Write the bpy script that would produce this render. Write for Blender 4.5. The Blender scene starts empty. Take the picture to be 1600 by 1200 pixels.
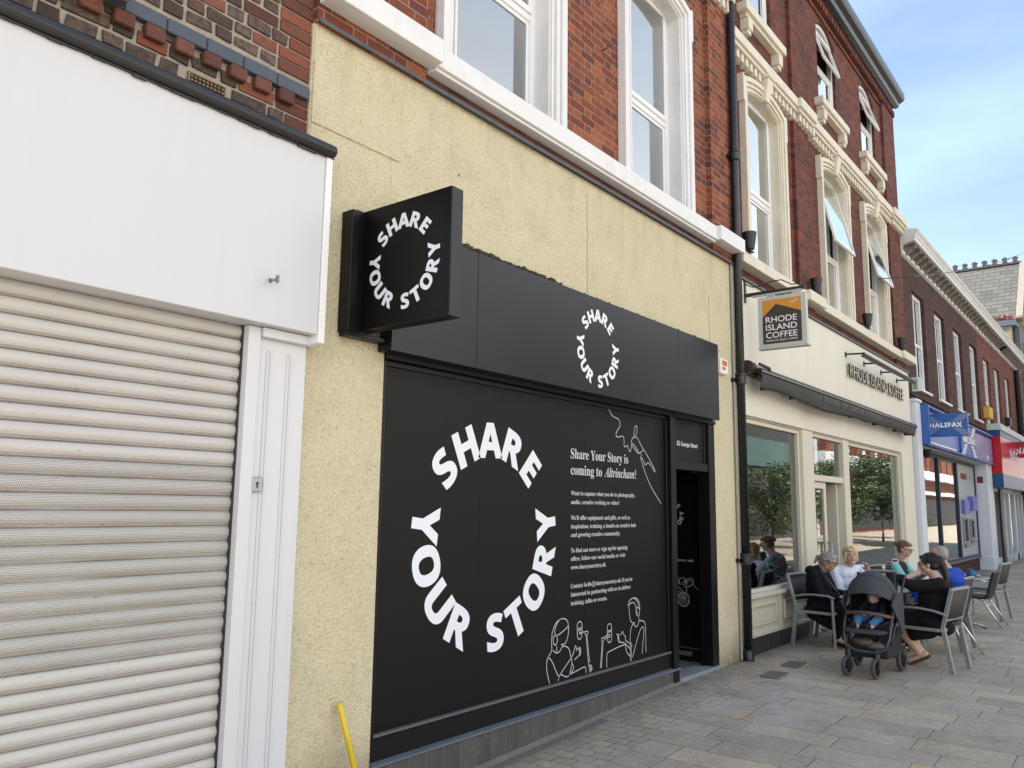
import bpy, bmesh, math, random
from mathutils import Vector, Matrix, noise
random.seed(7)
R = math.radians
# ------------------------------------------------------------------ camera, world, sun, exposure
scn = bpy.context.scene
C = scn.collection
YAW, PIT, ROL, FPX = R(51.9), R(8.5), R(0.75), 1275.0
cd = bpy.data.cameras.new("camera"); cam = bpy.data.objects.new("camera", cd); C.objects.link(cam)
cd.sensor_fit = 'HORIZONTAL'; cd.sensor_width = 36.0; cd.lens = 36.0 * FPX / 1600.0; cd.clip_start = 0.05; cd.clip_end = 2000
_f = Vector((math.sin(YAW) * math.cos(PIT), math.cos(YAW) * math.cos(PIT), math.sin(PIT)))
_r = Vector((math.cos(YAW), -math.sin(YAW), 0)); _u = _r.cross(_f)
_r2 = _r * math.cos(ROL) + _u * math.sin(ROL); _u2 = -_r * math.sin(ROL) + _u * math.cos(ROL)
cam.matrix_world = Matrix((( _r2.x, _u2.x, -_f.x, 0), (_r2.y, _u2.y, -_f.y, 0), (_r2.z, _u2.z, -_f.z, 1.6), (0, 0, 0, 1)))
scn.camera = cam
SUN_EL = R(54); SUN_AZ = Vector((-0.38, 0.92)).normalized()
world = bpy.data.worlds.new("World"); scn.world = world; world.use_nodes = True
wn = world.node_tree; bg = wn.nodes['Background']
sky = wn.nodes.new('ShaderNodeTexSky'); sky.sky_type = 'NISHITA'; sky.sun_disc = False
sky.sun_elevation = SUN_EL; sky.sun_rotation = math.atan2(SUN_AZ.x, SUN_AZ.y); sky.air_density = 1.0; sky.dust_density = 1.2; sky.ozone_density = 0.4
_tc = wn.nodes.new('ShaderNodeTexCoord'); _mp = wn.nodes.new('ShaderNodeMapping'); _mp.inputs['Scale'].default_value = (1.2, 1.2, 4.0)
_nz = wn.nodes.new('ShaderNodeTexNoise'); _nz.inputs['Scale'].default_value = 1.6; _nz.inputs['Detail'].default_value = 7; _nz.inputs['Roughness'].default_value = 0.55
_cr = wn.nodes.new('ShaderNodeValToRGB'); _cr.color_ramp.elements[0].position = 0.38; _cr.color_ramp.elements[0].color = (0.08,)*3+(1,); _cr.color_ramp.elements[1].position = 0.75; _cr.color_ramp.elements[1].color = (0.27,)*3+(1,)
_mx = wn.nodes.new('ShaderNodeMixRGB'); _mx.inputs[2].default_value = (7.4, 9.6, 11.6, 1)
wn.links.new(_tc.outputs['Generated'], _mp.inputs['Vector']); wn.links.new(_mp.outputs[0], _nz.inputs['Vector'])
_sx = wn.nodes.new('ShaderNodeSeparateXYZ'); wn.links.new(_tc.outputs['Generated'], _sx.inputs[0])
_m1 = wn.nodes.new('ShaderNodeMath'); _m1.operation = 'MULTIPLY_ADD'; _m1.inputs[1].default_value = -1.0; _m1.inputs[2].default_value = 0.0; _m1.use_clamp = True; wn.links.new(_sx.outputs[1], _m1.inputs[0])   # bright warm bank added in the out-of-view sky to light the facade
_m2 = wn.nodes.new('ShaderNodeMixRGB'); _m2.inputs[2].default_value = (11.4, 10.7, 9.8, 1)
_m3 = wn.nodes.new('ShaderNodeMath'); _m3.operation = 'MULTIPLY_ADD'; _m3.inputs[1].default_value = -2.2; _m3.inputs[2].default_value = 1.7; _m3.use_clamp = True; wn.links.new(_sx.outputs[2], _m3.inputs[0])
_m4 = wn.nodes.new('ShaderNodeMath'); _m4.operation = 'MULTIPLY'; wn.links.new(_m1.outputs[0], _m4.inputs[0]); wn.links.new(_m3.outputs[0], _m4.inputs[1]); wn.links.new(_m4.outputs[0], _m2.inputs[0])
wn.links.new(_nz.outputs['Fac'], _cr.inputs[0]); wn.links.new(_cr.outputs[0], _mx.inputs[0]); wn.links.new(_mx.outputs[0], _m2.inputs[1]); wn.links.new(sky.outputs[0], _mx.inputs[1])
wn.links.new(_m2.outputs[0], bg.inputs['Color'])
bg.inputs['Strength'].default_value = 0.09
sd = bpy.data.lights.new("sun", 'SUN'); sd.energy = 4.6; sd.angle = R(0.53); sd.color = (1, 0.95, 0.87)
sun = bpy.data.objects.new("sun", sd); C.objects.link(sun)
_sd = Vector((SUN_AZ.x * math.cos(SUN_EL), SUN_AZ.y * math.cos(SUN_EL), math.sin(SUN_EL)))
sun.rotation_euler = _sd.to_track_quat('Z', 'Y').to_euler(); sun.location = (0, 20, 30)
scn.view_settings.view_transform = 'Standard'; scn.view_settings.look = 'None'; scn.view_settings.gamma = 1.0
scn.view_settings.exposure = 1.45
scn.cycles.max_bounces = 8; scn.cycles.transparent_max_bounces = 12; scn.cycles.caustics_reflective = False; scn.cycles.caustics_refractive = False

# ------------------------------------------------------------------ helpers: objects
class MB:
    def __init__(s): s.v = []; s.f = []; s.m = []; s.k = 0
    def add(s, vs, fs):
        b = len(s.v); s.v += [tuple(p) for p in vs]; s.f += [tuple(i + b for i in f) for f in fs]; s.m += [s.k] * len(fs); return s
    def box(s, x0, x1, y0, y1, z0, z1):
        if x0 > x1: x0, x1 = x1, x0
        if y0 > y1: y0, y1 = y1, y0
        if z0 > z1: z0, z1 = z1, z0
        return s.add([(x0,y0,z0),(x1,y0,z0),(x1,y1,z0),(x0,y1,z0),(x0,y0,z1),(x1,y0,z1),(x1,y1,z1),(x0,y1,z1)],
                     [(0,3,2,1),(4,5,6,7),(0,1,5,4),(1,2,6,5),(2,3,7,6),(3,0,4,7)])
    def obox(s, c, ax, ay, az):   # oriented box, centre and three half axes
        c, ax, ay, az = Vector(c), Vector(ax), Vector(ay), Vector(az)
        vs = [c + i * ax + j * ay + k * az for k in (-1, 1) for i, j in ((-1,-1),(1,-1),(1,1),(-1,1))]
        return s.add(vs, [(0,3,2,1),(4,5,6,7),(0,1,5,4),(1,2,6,5),(2,3,7,6),(3,0,4,7)])
    def beam(s, a, b, w, h, up=(0,0,1)):
        a, b = Vector(a), Vector(b); d = b - a; n = d.normalized(); u = Vector(up); sdv = n.cross(u)
        if sdv.length < 1e-4: sdv = n.cross(Vector((1,0,0)))
        sdv.normalize(); u = sdv.cross(n)
        return s.obox((a + b) / 2, d / 2, sdv * w / 2, u * h / 2)
    def prism(s, pts, axis, a, b):  # pts 2d; axis 'y': (x,z); 'x': (y,z); 'z': (x,y)
        def P(p, t): return {'y': (p[0], t, p[1]), 'x': (t, p[0], p[1]), 'z': (p[0], p[1], t)}[axis]
        n = len(pts); vs = [P(p, a) for p in pts] + [P(p, b) for p in pts]
        return s.add(vs, [tuple(range(n)), tuple(reversed(range(n, 2*n)))] + [(i, (i+1) % n, n + (i+1) % n, n + i) for i in range(n)])
    def ring(s, outer, inner, y0, y1, closed=False):  # (x,z) outlines of equal length, slab between them
        n = len(outer); vs = [(p[0], y0, p[1]) for p in outer] + [(p[0], y0, p[1]) for p in inner] + [(p[0], y1, p[1]) for p in outer] + [(p[0], y1, p[1]) for p in inner]
        fs = []; m = n if closed else n - 1
        for i in range(m):
            j = (i + 1) % n
            fs += [(i, j, n+j, n+i), (2*n+j, 2*n+i, 3*n+i, 3*n+j), (i, 2*n+i, 2*n+j, j), (n+i, n+j, 3*n+j, 3*n+i)]
        if not closed: fs += [(0, n, 3*n, 2*n), (n-1, 3*n-1, 4*n-1, 2*n-1)]
        return s.add(vs, fs)
    def tube(s, pts, r, n=8, cap=True):
        pts = [Vector(p) for p in pts]; rs = r if isinstance(r, (list, tuple)) else [r] * len(pts)
        vs = []; prev = None
        for i, p in enumerate(pts):
            a = pts[max(0, i-1)]; b = pts[min(len(pts)-1, i+1)]; t = (b - a)
            t = t.normalized() if t.length > 1e-9 else Vector((0,0,1))
            if prev is None:
                u = t.cross(Vector((0,0,1)));
                if u.length < 1e-3: u = t.cross(Vector((1,0,0)))
            else: u = prev - t * prev.dot(t)
            u.normalize(); prev = u; w = t.cross(u)
            vs += [p + (u * math.cos(2*math.pi*k/n) + w * math.sin(2*math.pi*k/n)) * rs[i] for k in range(n)]
        fs = [(i*n+k, i*n+(k+1) % n, (i+1)*n+(k+1) % n, (i+1)*n+k) for i in range(len(pts)-1) for k in range(n)]
        if cap: fs += [tuple(reversed(range(n))), tuple(range((len(pts)-1)*n, len(pts)*n))]
        return s.add(vs, fs)
    def ribbon(s, pts, w, U, V, N):   # flat line in plane (2d pts), origin folded in by caller via U,V,N = (o,U,V)
        return s
    def sphere(s, c, r, nu=12, nv=8, M=None):
        c = Vector(c); rr = r if isinstance(r, (tuple, list)) else (r, r, r); vs = []
        for j in range(nv + 1):
            th = math.pi * j / nv
            for i in range(nu):
                ph = 2 * math.pi * i / nu
                p = Vector((rr[0]*math.sin(th)*math.cos(ph), rr[1]*math.sin(th)*math.sin(ph), rr[2]*math.cos(th)))
                vs.append(c + (M @ p if M else p))
        return s.add(vs, [(j*nu+i, (j+1)*nu+i, (j+1)*nu+(i+1) % nu, j*nu+(i+1) % nu) for j in range(nv) for i in range(nu)])
    def lathe(s, c, axis, prof, n=20):   # prof: (r, t) along axis
        c = Vector(c); ax = Vector(axis).normalized(); u = ax.cross(Vector((0,0,1)))
        if u.length < 1e-3: u = Vector((1,0,0))
        u.normalize(); w = ax.cross(u); vs = []
        for r, t in prof: vs += [c + ax*t + (u*math.cos(2*math.pi*k/n) + w*math.sin(2*math.pi*k/n))*r for k in range(n)]
        return s.add(vs, [(i*n+k, i*n+(k+1) % n, (i+1)*n+(k+1) % n, (i+1)*n+k) for i in range(len(prof)-1) for k in range(n)])
    def build(s, name, mats, parent=None, smooth=False, bevel=0, seg=1, auto=False, fix=True):
        me = bpy.data.meshes.new(name); me.from_pydata(s.v, [], s.f); me.update()
        if not isinstance(mats, (list, tuple)): mats = [mats]
        for m in mats: me.materials.append(m)
        if len(mats) > 1: me.polygons.foreach_set('material_index', s.m)
        if fix:
            bm = bmesh.new(); bm.from_mesh(me); bmesh.ops.remove_doubles(bm, verts=bm.verts, dist=1e-6) if smooth else None
            bmesh.ops.recalc_face_normals(bm, faces=bm.faces); bm.to_mesh(me); bm.free()
        if smooth: me.polygons.foreach_set('use_smooth', [True] * len(me.polygons))
        o = bpy.data.objects.new(name, me); C.objects.link(o)
        if parent is not None: o.parent = parent
        if bevel:
            b = o.modifiers.new('bevel', 'BEVEL'); b.width = bevel; b.segments = seg; b.limit_method = 'ANGLE'; b.angle_limit = R(40)
        return o
def tag(o, label=None, cat=None, group=None, kind=None):
    if label: o['label'] = label
    if cat: o['category'] = cat
    if group: o['group'] = group
    if kind: o['kind'] = kind
    return o
def thing(name, label, cat, group=None, loc=(0,0,0)):
    o = bpy.data.objects.new(name, None); C.objects.link(o); o.location = loc; o.empty_display_size = .2
    return tag(o, label, cat, group)
def copy_tree(o, parent=None):
    c = o.copy(); C.objects.link(c); c.parent = parent
    for ch in list(o.children): copy_tree(ch, c)
    return c

# ------------------------------------------------------------------ helpers: materials
class X:   # socket expression
    def __init__(s, nt, k): s.nt = nt; s.k = k
    def _op(s, op, o=None, o2=None):
        n = s.nt.nodes.new('ShaderNodeMath'); n.operation = op
        for i, a in enumerate((s, o, o2)):
            if a is None: continue
            if isinstance(a, X): s.nt.links.new(a.k, n.inputs[i])
            else: n.inputs[i].default_value = a
        return X(s.nt, n.outputs[0])
    def __add__(s, o): return s._op('ADD', o)
    def __radd__(s, o): return s._op('ADD', o)
    def __sub__(s, o): return s._op('SUBTRACT', o)
    def __rsub__(s, o): return (s * -1.0) + o
    def __mul__(s, o): return s._op('MULTIPLY', o)
    def __rmul__(s, o): return s._op('MULTIPLY', o)
    def __truediv__(s, o): return s._op('DIVIDE', o)
    def floor(s): return s._op('FLOOR')
    def fract(s): return s._op('FRACT')
    def abs(s): return s._op('ABSOLUTE')
    def gt(s, o): return s._op('GREATER_THAN', o)
    def lt(s, o): return s._op('LESS_THAN', o)
    def min(s, o): return s._op('MINIMUM', o)
    def max(s, o): return s._op('MAXIMUM', o)
    def mod(s, o): return s._op('FLOORED_MODULO', o)
    def clamp(s): return s._op('MAXIMUM', 0.0)._op('MINIMUM', 1.0)
    def pow(s, o): return s._op('POWER', o)
class MatB:
    def __init__(s, name):
        s.m = bpy.data.materials.new(name); s.m.use_nodes = True; s.nt = s.m.node_tree; s.b = s.nt.nodes['Principled BSDF']; s.L = s.nt.links.new
    def pos(s):
        g = s.nt.nodes.new('ShaderNodeNewGeometry'); q = s.nt.nodes.new('ShaderNodeSeparateXYZ'); s.L(g.outputs['Position'], q.inputs[0])
        s.P = g.outputs['Position']; return [X(s.nt, q.outputs[i]) for i in range(3)]
    def loc(s):
        g = s.nt.nodes.new('ShaderNodeTexCoord'); q = s.nt.nodes.new('ShaderNodeSeparateXYZ'); s.L(g.outputs['Object'], q.inputs[0])
        s.P = g.outputs['Object']; return [X(s.nt, q.outputs[i]) for i in range(3)]
    def comb(s, x, y, z=0.0):
        n = s.nt.nodes.new('ShaderNodeCombineXYZ')
        for i, a in enumerate((x, y, z)):
            if isinstance(a, X): s.L(a.k, n.inputs[i])
            else: n.inputs[i].default_value = a
        return n.outputs[0]
    def noise(s, scale, detail=3, rough=.5, vec=None, out='Fac'):
        n = s.nt.nodes.new('ShaderNodeTexNoise'); n.inputs['Scale'].default_value = scale; n.inputs['Detail'].default_value = detail; n.inputs['Roughness'].default_value = rough
        s.L(vec if vec is not None else s.P, n.inputs['Vector']); return X(s.nt, n.outputs[out])
    def voro(s, scale, vec=None, feat='F1'):
        n = s.nt.nodes.new('ShaderNodeTexVoronoi'); n.feature = feat; n.inputs['Scale'].default_value = scale
        s.L(vec if vec is not None else s.P, n.inputs['Vector']); return X(s.nt, n.outputs['Distance'])
    def white(s, vec):
        n = s.nt.nodes.new('ShaderNodeTexWhiteNoise'); n.noise_dimensions = '3D'; s.L(vec, n.inputs['Vector']); return X(s.nt, n.outputs['Value'])
    def scaled(s, sx, sy, sz):
        n = s.nt.nodes.new('ShaderNodeVectorMath'); n.operation = 'MULTIPLY'; s.L(s.P, n.inputs[0]); n.inputs[1].default_value = (sx, sy, sz); return n.outputs[0]
    def ramp(s, x, stops, interp='LINEAR'):
        n = s.nt.nodes.new('ShaderNodeValToRGB'); e = n.color_ramp.elements; n.color_ramp.interpolation = interp
        while len(e) < len(stops): e.new(0.5)
        for i, (p, c) in enumerate(stops): e[i].position = p; e[i].color = (*c, 1) if len(c) == 3 else c
        s.L(x.k, n.inputs[0]); return n.outputs[0]
    def mix(s, fac, a, b, mode='MIX'):
        n = s.nt.nodes.new('ShaderNodeMixRGB'); n.blend_type = mode
        for i, q in ((0, fac), (1, a), (2, b)):
            if isinstance(q, X): s.L(q.k, n.inputs[i])
            elif isinstance(q, (int, float)): n.inputs[i].default_value = q if i == 0 else (q, q, q, 1)
            elif isinstance(q, tuple): n.inputs[i].default_value = (*q, 1)
            else: s.L(q, n.inputs[i])
        return n.outputs[0]
    def col(s, c): (s.L(c, s.b.inputs['Base Color']) if not isinstance(c, tuple) else setattr(s.b.inputs['Base Color'], 'default_value', (*c, 1)))
    def rough(s, r): (s.L(r.k, s.b.inputs['Roughness']) if isinstance(r, X) else setattr(s.b.inputs['Roughness'], 'default_value', r))
    def bump(s, h, dist=.01, strength=1.0):
        n = s.nt.nodes.new('ShaderNodeBump'); n.inputs['Distance'].default_value = dist; n.inputs['Strength'].default_value = strength
        s.L(h.k, n.inputs['Height']); s.L(n.outputs[0], s.b.inputs['Normal'])
def plain(name, c, rough=.6, metal=0, var=.08, vs=6, bumps=0, bsc=80, spec=None, dirt=0):
    m = MatB(name); m.loc()
    n = m.noise(vs, 4, .6); m.col(m.mix(n, tuple(max(0, q * (1 - var)) for q in c), tuple(q * (1 + var) for q in c)))
    if dirt:
        d = m.noise(2.3, 6, .7); k = m.ramp(d, [(.48, (0,0,0)), (.72, (dirt,)*3)]); m.col(m.mix(X(m.nt, k), m.b.inputs['Base Color'].links[0].from_socket, tuple(q * .35 for q in c)))
    r = m.noise(vs * 3, 3); m.rough(r * .16 + (rough - .08)); m.b.inputs['Metallic'].default_value = metal
    if spec is not None: m.b.inputs['Specular IOR Level'].default_value = spec
    if bumps: m.bump(m.noise(bsc, 4, .6), bumps)
    return m.m
def brick_mat(name, cols, mortar, soot=.4, w=.2250, h=.0755, mw=.005, rough=.85, header=True, flat=0):
    m = MatB(name); x, y, z = m.pos()
    u = x + y
    warp = m.noise(9, 2) * .006
    row = ((z + warp) / h).floor(); fv = ((z + warp) / h).fract() * h
    per = w * 1.5 if header else w
    p = u / per + row.mod(2.0) * .5 + .137; cell = p.floor(); f = p.fract() * per
    if header:
        isH = f.gt(w); d = f.min((f - w).abs()).min((f * -1.0) + per); cid = cell * 2.0 + isH
    else: d = f.min((f * -1.0) + per); cid = cell
    d = d.min(fv).min((fv * -1.0) + h) + (m.noise(60, 3) - .5) * .005
    mort = d.lt(mw)
    rnd = m.white(m.comb(cid, row, .5)); rn2 = m.white(m.comb(cid, row, 9.5))
    c = m.ramp(rnd, [(i / max(1, len(cols)), q) for i, q in enumerate(cols)], 'CONSTANT')
    c = m.mix(1.0, c, X(m.nt, m.ramp(m.noise(38, 5, .65), [(.25, (.68,)*3), (.75, (1.22,)*3)])), 'MULTIPLY')
    c = m.mix(rn2 * .35, c, X(m.nt, m.mix(.6, c, (.06, .045, .04))))
    so = m.noise(.9, 6, .65, m.scaled(1, 1, .35)); k = m.ramp(so + (m.noise(7, 4, .7) - .5) * .35, [(.5, (0,)*3), (.85, (soot,)*3)])
    mc = m.mix(m.noise(3, 4), mortar, tuple(q * .55 for q in mortar))
    c = m.mix(mort, c, mc); c = m.mix(X(m.nt, k), c, (.022, .02, .02)); m.col(c); m.rough(rough)
    hgt = (d / .009).clamp() * .6 + m.noise(70, 4, .6) * .25 + rn2 * .12
    m.bump(hgt, .006, .9 if not flat else .4); m.b.inputs['Specular IOR Level'].default_value = .25
    return m.m

M = {}
M['brick_orange'] = brick_mat('orange_red_brick', [(.30,.085,.04), (.24,.066,.034), (.34,.11,.05), (.20,.052,.03), (.27,.08,.038), (.15,.048,.036)], (.36,.28,.21), .40, mw=.0042)
M['brick_red'] = brick_mat('sooty_red_brick', [(.19,.052,.034), (.15,.043,.031), (.21,.064,.037), (.125,.038,.029), (.17,.048,.032), (.10,.034,.028)], (.13,.10,.085), .6)
M['brick_brown'] = brick_mat('brown_brick', [(.085,.034,.028), (.065,.028,.024), (.10,.04,.03), (.055,.025,.022)], (.105,.085,.075), .25, header=False, mw=.004)
M['brick_rust'] = brick_mat('rusty_red_brick', [(.19,.062,.038), (.15,.05,.034), (.22,.075,.045), (.12,.042,.03)], (.13,.10,.085), .25, header=False, mw=.004)
M['brick_far'] = brick_mat('buff_brick', [(.30,.25,.16), (.25,.20,.13), (.33,.28,.19)], (.22,.19,.15), .4, header=False)
M['brick_opp'] = brick_mat('opposite_red_brick', [(.25,.08,.05), (.19,.06,.04), (.30,.11,.06)], (.2,.16,.13), .3, header=False)

def render_mat():
    m = MatB('cream_roughcast'); x, y, z = m.pos()
    big = m.noise(.8, 5, .6, m.scaled(1, 1, .5)); grain = m.noise(64, 3, .6); vo = m.voro(85); fine = m.noise(130, 3, .6)
    c = m.mix(big, (.66, .585, .395), (.72, .655, .465))
    blot = m.noise(2.2, 5, .7); c = m.mix(X(m.nt, m.ramp(blot, [(.48, (0,)*3), (.72, (.5,)*3)])), c, (.50, .455, .32))
    pit = m.ramp(grain + (fine - .5) * .35, [(.28, (.55,)*3), (.42, (.92,)*3), (.62, (1.05,)*3)]); c = m.mix(.6, c, m.mix(1.0, c, pit, 'MULTIPLY'))
    # damp dirt splashed up from the pavement and streaks under the flashing
    low = ((z * -1.0 + .34) * 2.6).clamp() * m.noise(6, 5, .7); c = m.mix((low * 1.5).clamp(), c, (.16, .13, .085))
    st = m.noise(5, 3, .6, m.scaled(1.6, 1.6, .12)); k = ((z - 3.75) * 1.3).clamp() * X(m.nt, m.ramp(st, [(.5, (0,)*3), (.7, (.35,)*3)])); c = m.mix(k, c, (.30, .265, .18))
    spot = m.voro(3.1); k2 = spot.lt(.035) * m.noise(1.3).gt(.5); c = m.mix(k2 * .8, c, (.12, .1, .07))
    m.col(c); m.rough(.92); m.b.inputs['Specular IOR Level'].default_value = .15
    m.bump(grain * .85 + fine * .3 + vo * .25, .016, 1.0); return m.m
M['render'] = render_mat()
def paint(name, c, streak=.25, rough=.5, sc=(3, 3, .25), gr=(.25, .23, .18), bumpd=.0):
    m = MatB(name); m.pos(); st = m.noise(3, 5, .65, m.scaled(*sc)); bl = m.noise(1.1, 6, .7)
    c0 = m.mix(bl, tuple(q * .93 for q in c), c); k = m.ramp(st * .6 + bl * .4, [(.48, (0,)*3), (.72, (streak,)*3)])
    m.col(m.mix(X(m.nt, k), c0, gr)); m.rough(m.noise(9, 3) * .2 + (rough - .1))
    if bumpd: m.bump(m.noise(50, 4, .6), bumpd)
    return m.m
M['stucco_cream'] = paint('painted_cream_stucco', (.74, .71, .60), .22, .6, (2.2, 2.2, .12), (.42, .39, .28), .002)
M['joinery_cream'] = paint('cream_gloss_joinery', (.68, .64, .52), .10, .4)
M['stone_cream'] = paint('painted_cream_stone', (.72, .67, .545), .30, .6, (3, 3, 1.2), (.28, .25, .19), .003)
M['white_paint'] = paint('old_white_paint', (.78, .78, .78), .28, .5, (3, 3, 1.5), (.36, .34, .30), .002)
M['white_alu'] = paint('white_coated_aluminium', (.61, .625, .655), .14, .34, (5, 5, .25), (.46, .46, .45))
M['white_upvc'] = plain('white_upvc', (.80, .81, .82), .3, var=.02)
M['pier_white'] = paint('white_fluted_pier', (.66, .67, .70), .10, .35, (5, 5, .3), (.42, .40, .36))
M['white_pier'] = paint('white_painted_pier', (.68, .71, .76), .12, .4)
def slat_mat(perf):
    m = MatB('perforated_shutter_slat' if perf else 'shutter_slat'); x, y, z = m.pos()
    st = m.noise(2.0, 6, .7, m.scaled(1.4, 1, 9)); c = m.mix(st, (.47, .46, .44), (.56, .553, .53))
    ch = m.noise(24, 5, .75, m.scaled(1, 1, 3.5)); k = m.ramp(ch, [(.635, (0,)*3), (.67, (.8,)*3)]); c = m.mix(X(m.nt, k), c, (.12, .11, .10))
    # uneven darker brown along the lap of every slat
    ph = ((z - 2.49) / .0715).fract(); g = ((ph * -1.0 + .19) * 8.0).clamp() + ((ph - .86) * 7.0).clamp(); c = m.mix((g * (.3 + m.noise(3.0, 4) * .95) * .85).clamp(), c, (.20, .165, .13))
    if perf:
        px = x / .0078; pz = z / .0065; a = (px + pz.floor().mod(2.0) * .5).fract() - .5; b = pz.fract() - .5
        hole = (a * a + b * b).lt(.085); zone = ph.gt(.16) * ph.lt(.93)
        c = m.mix(hole * zone * .85, c, (.035, .033, .03)); m.b.inputs['Specular IOR Level'].default_value = .3
    m.col(c); m.rough(.42); return m.m
M['slat'] = slat_mat(False); M['slat_perf'] = slat_mat(True)
def black_mat(name, c, rough, sm=.0, sp=.5):
    m = MatB(name); m.pos(); n = m.noise(1.2, 4, .6); sc = m.noise(6, 6, .8, m.scaled(1.5, 1.5, .8))
    c0 = m.mix(n, tuple(q * .9 for q in c), tuple(q * 1.1 for q in c)); k = m.ramp(sc, [(.60, (0,)*3), (.74, (sm,)*3)]); m.col(m.mix(X(m.nt, k), c0, (.045, .045, .047)))
    m.rough(n * .12 + rough); m.b.inputs['Specular IOR Level'].default_value = sp; return m.m
M['vinyl'] = black_mat('matt_black_vinyl', (.0045, .0045, .0050), .36, .30, .22)
M['black_panel'] = black_mat('satin_black_panel', (.009, .0095, .011), .26, .2, .38)
M['black_frame'] = black_mat('black_painted_frame', (.005, .005, .006), .3, .2, .28)
M['white_vinyl'] = plain('white_vinyl_letters', (.80, .82, .88), .4, var=.02)
M['pale_line'] = plain('pale_vinyl_line', (.50, .50, .53), .5, var=.05)
M['grey_sill'] = plain('grey_sill_paint', (.115, .135, .165), .45, dirt=.3)
def tile_mat(name, c, w, joint, spl=.5, gl=.3):
    m = MatB(name); x, y, z = m.pos(); u = x + y; p = (u / w); f = (p.fract() - .5).abs(); j = f.gt(.5 - .006 / w * .5)
    rnd = m.white(m.comb(p.floor(), 0.0, 0.0)); c0 = m.mix(rnd, tuple(q * .86 for q in c), tuple(q * 1.12 for q in c))
    n = m.noise(5, 6, .7); c0 = m.mix(X(m.nt, m.ramp(n, [(.45, (0,)*3), (.8, (.5,)*3)])), c0, tuple(q * 1.7 for q in c))
    c0 = m.mix(j, c0, joint); s1 = m.voro(34); k = s1.lt(.11) * m.noise(2.5).gt(.53); c0 = m.mix(k * spl, c0, (.45, .43, .40)); m.col(c0); m.rough(m.noise(8) * .3 + gl); m.bump((f * -1.0).max(-.48), .02, .5); return m.m
M['riser_tile'] = tile_mat('brown_riser_tile', (.072, .069, .068), .155, (.12, .11, .10), .9, .4)
M['plinth_tile'] = tile_mat('charcoal_plinth_tile', (.026, .026, .030), .31, (.13, .125, .11), .2, .25)
M['lead'] = plain('lead_flashing', (.115, .125, .15), .55, metal=.25, var=.4, vs=14, bumps=.004, bsc=30)
M['dark_metal'] = plain('dark_painted_metal', (.016, .017, .019), .4, var=.25)
M['pipe'] = plain('black_cast_pipe', (.010, .011, .014), .28, var=.2)
M['steel'] = plain('galvanised_steel', (.32, .33, .35), .35, metal=.8)
M['silver'] = plain('silver_painted_frame', (.31, .315, .305), .38, metal=.35, var=.06)
M['chrome'] = plain('bright_aluminium_tube', (.62, .62, .63), .22, metal=.85)
M['awning'] = plain('charcoal_awning_fabric', (.045, .043, .040), .8, var=.35, vs=9, bumps=.004, bsc=14)
M['awning_metal'] = plain('dark_awning_bar', (.012, .012, .012), .3)
M['slate_blue'] = plain('blue_engineering_brick', (.055, .068, .095), .5, var=.3, vs=9, bumps=.003, bsc=40)
M['plain_dark'] = plain('dark_interior', (.035, .034, .034), .8)
M['room_grey'] = plain('interior_wall', (.22, .20, .18), .8)
M['room_pale'] = plain('interior_ceiling', (.5, .5, .5), .8)
M['curtain'] = plain('pale_curtain', (.66, .78, .92), .9, var=.15, vs=5)
M['curtain_dark'] = plain('blue_grey_curtain', (.20, .30, .44), .9, var=.15, vs=5)
M['blind'] = plain('white_blind_slats', (.80, .80, .80), .5)
M['step'] = plain('grey_stone_step', (.24, .26, .28), .6, var=.3, vs=10, bumps=.002, dirt=.5)
M['gum'] = plain('grime', (.05, .045, .04), .9, var=.4)
def glass_mat(name, tint, refl, base=.04):
    m = bpy.data.materials.new(name); m.use_nodes = True; nt = m.node_tree; nt.nodes.clear(); o = nt.nodes.new('ShaderNodeOutputMaterial')
    t = nt.nodes.new('ShaderNodeBsdfTransparent'); t.inputs[0].default_value = (*tint, 1); g = nt.nodes.new('ShaderNodeBsdfGlossy'); g.inputs['Roughness'].default_value = .015; g.inputs[0].default_value = (.93, .96, .96, 1)
    fr = nt.nodes.new('ShaderNodeFresnel'); fr.inputs[0].default_value = 1.52; mm = nt.nodes.new('ShaderNodeMath'); mm.operation = 'MULTIPLY_ADD'; mm.inputs[1].default_value = refl; mm.inputs[2].default_value = base; mm.use_clamp = True
    mx = nt.nodes.new('ShaderNodeMixShader'); nt.links.new(fr.outputs[0], mm.inputs[0]); nt.links.new(mm.outputs[0], mx.inputs[0]); nt.links.new(t.outputs[0], mx.inputs[1]); nt.links.new(g.outputs[0], mx.inputs[2])
    nz = nt.nodes.new('ShaderNodeTexNoise'); nz.inputs['Scale'].default_value = 1.3; bp = nt.nodes.new('ShaderNodeBump'); bp.inputs['Distance'].default_value = .0035; bp.inputs['Strength'].default_value = .35
    tc = nt.nodes.new('ShaderNodeNewGeometry'); nt.links.new(tc.outputs['Position'], nz.inputs['Vector']); nt.links.new(nz.outputs['Fac'], bp.inputs['Height']); nt.links.new(bp.outputs[0], g.inputs['Normal'])
    nt.links.new(mx.outputs[0], o.inputs[0]); return m
M['glass'] = glass_mat('window_glass', (.86, .90, .90), 2.4, .27)
M['shop_glass'] = glass_mat('shop_window_glass', (.72, .77, .76), 1.35, .12)

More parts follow.
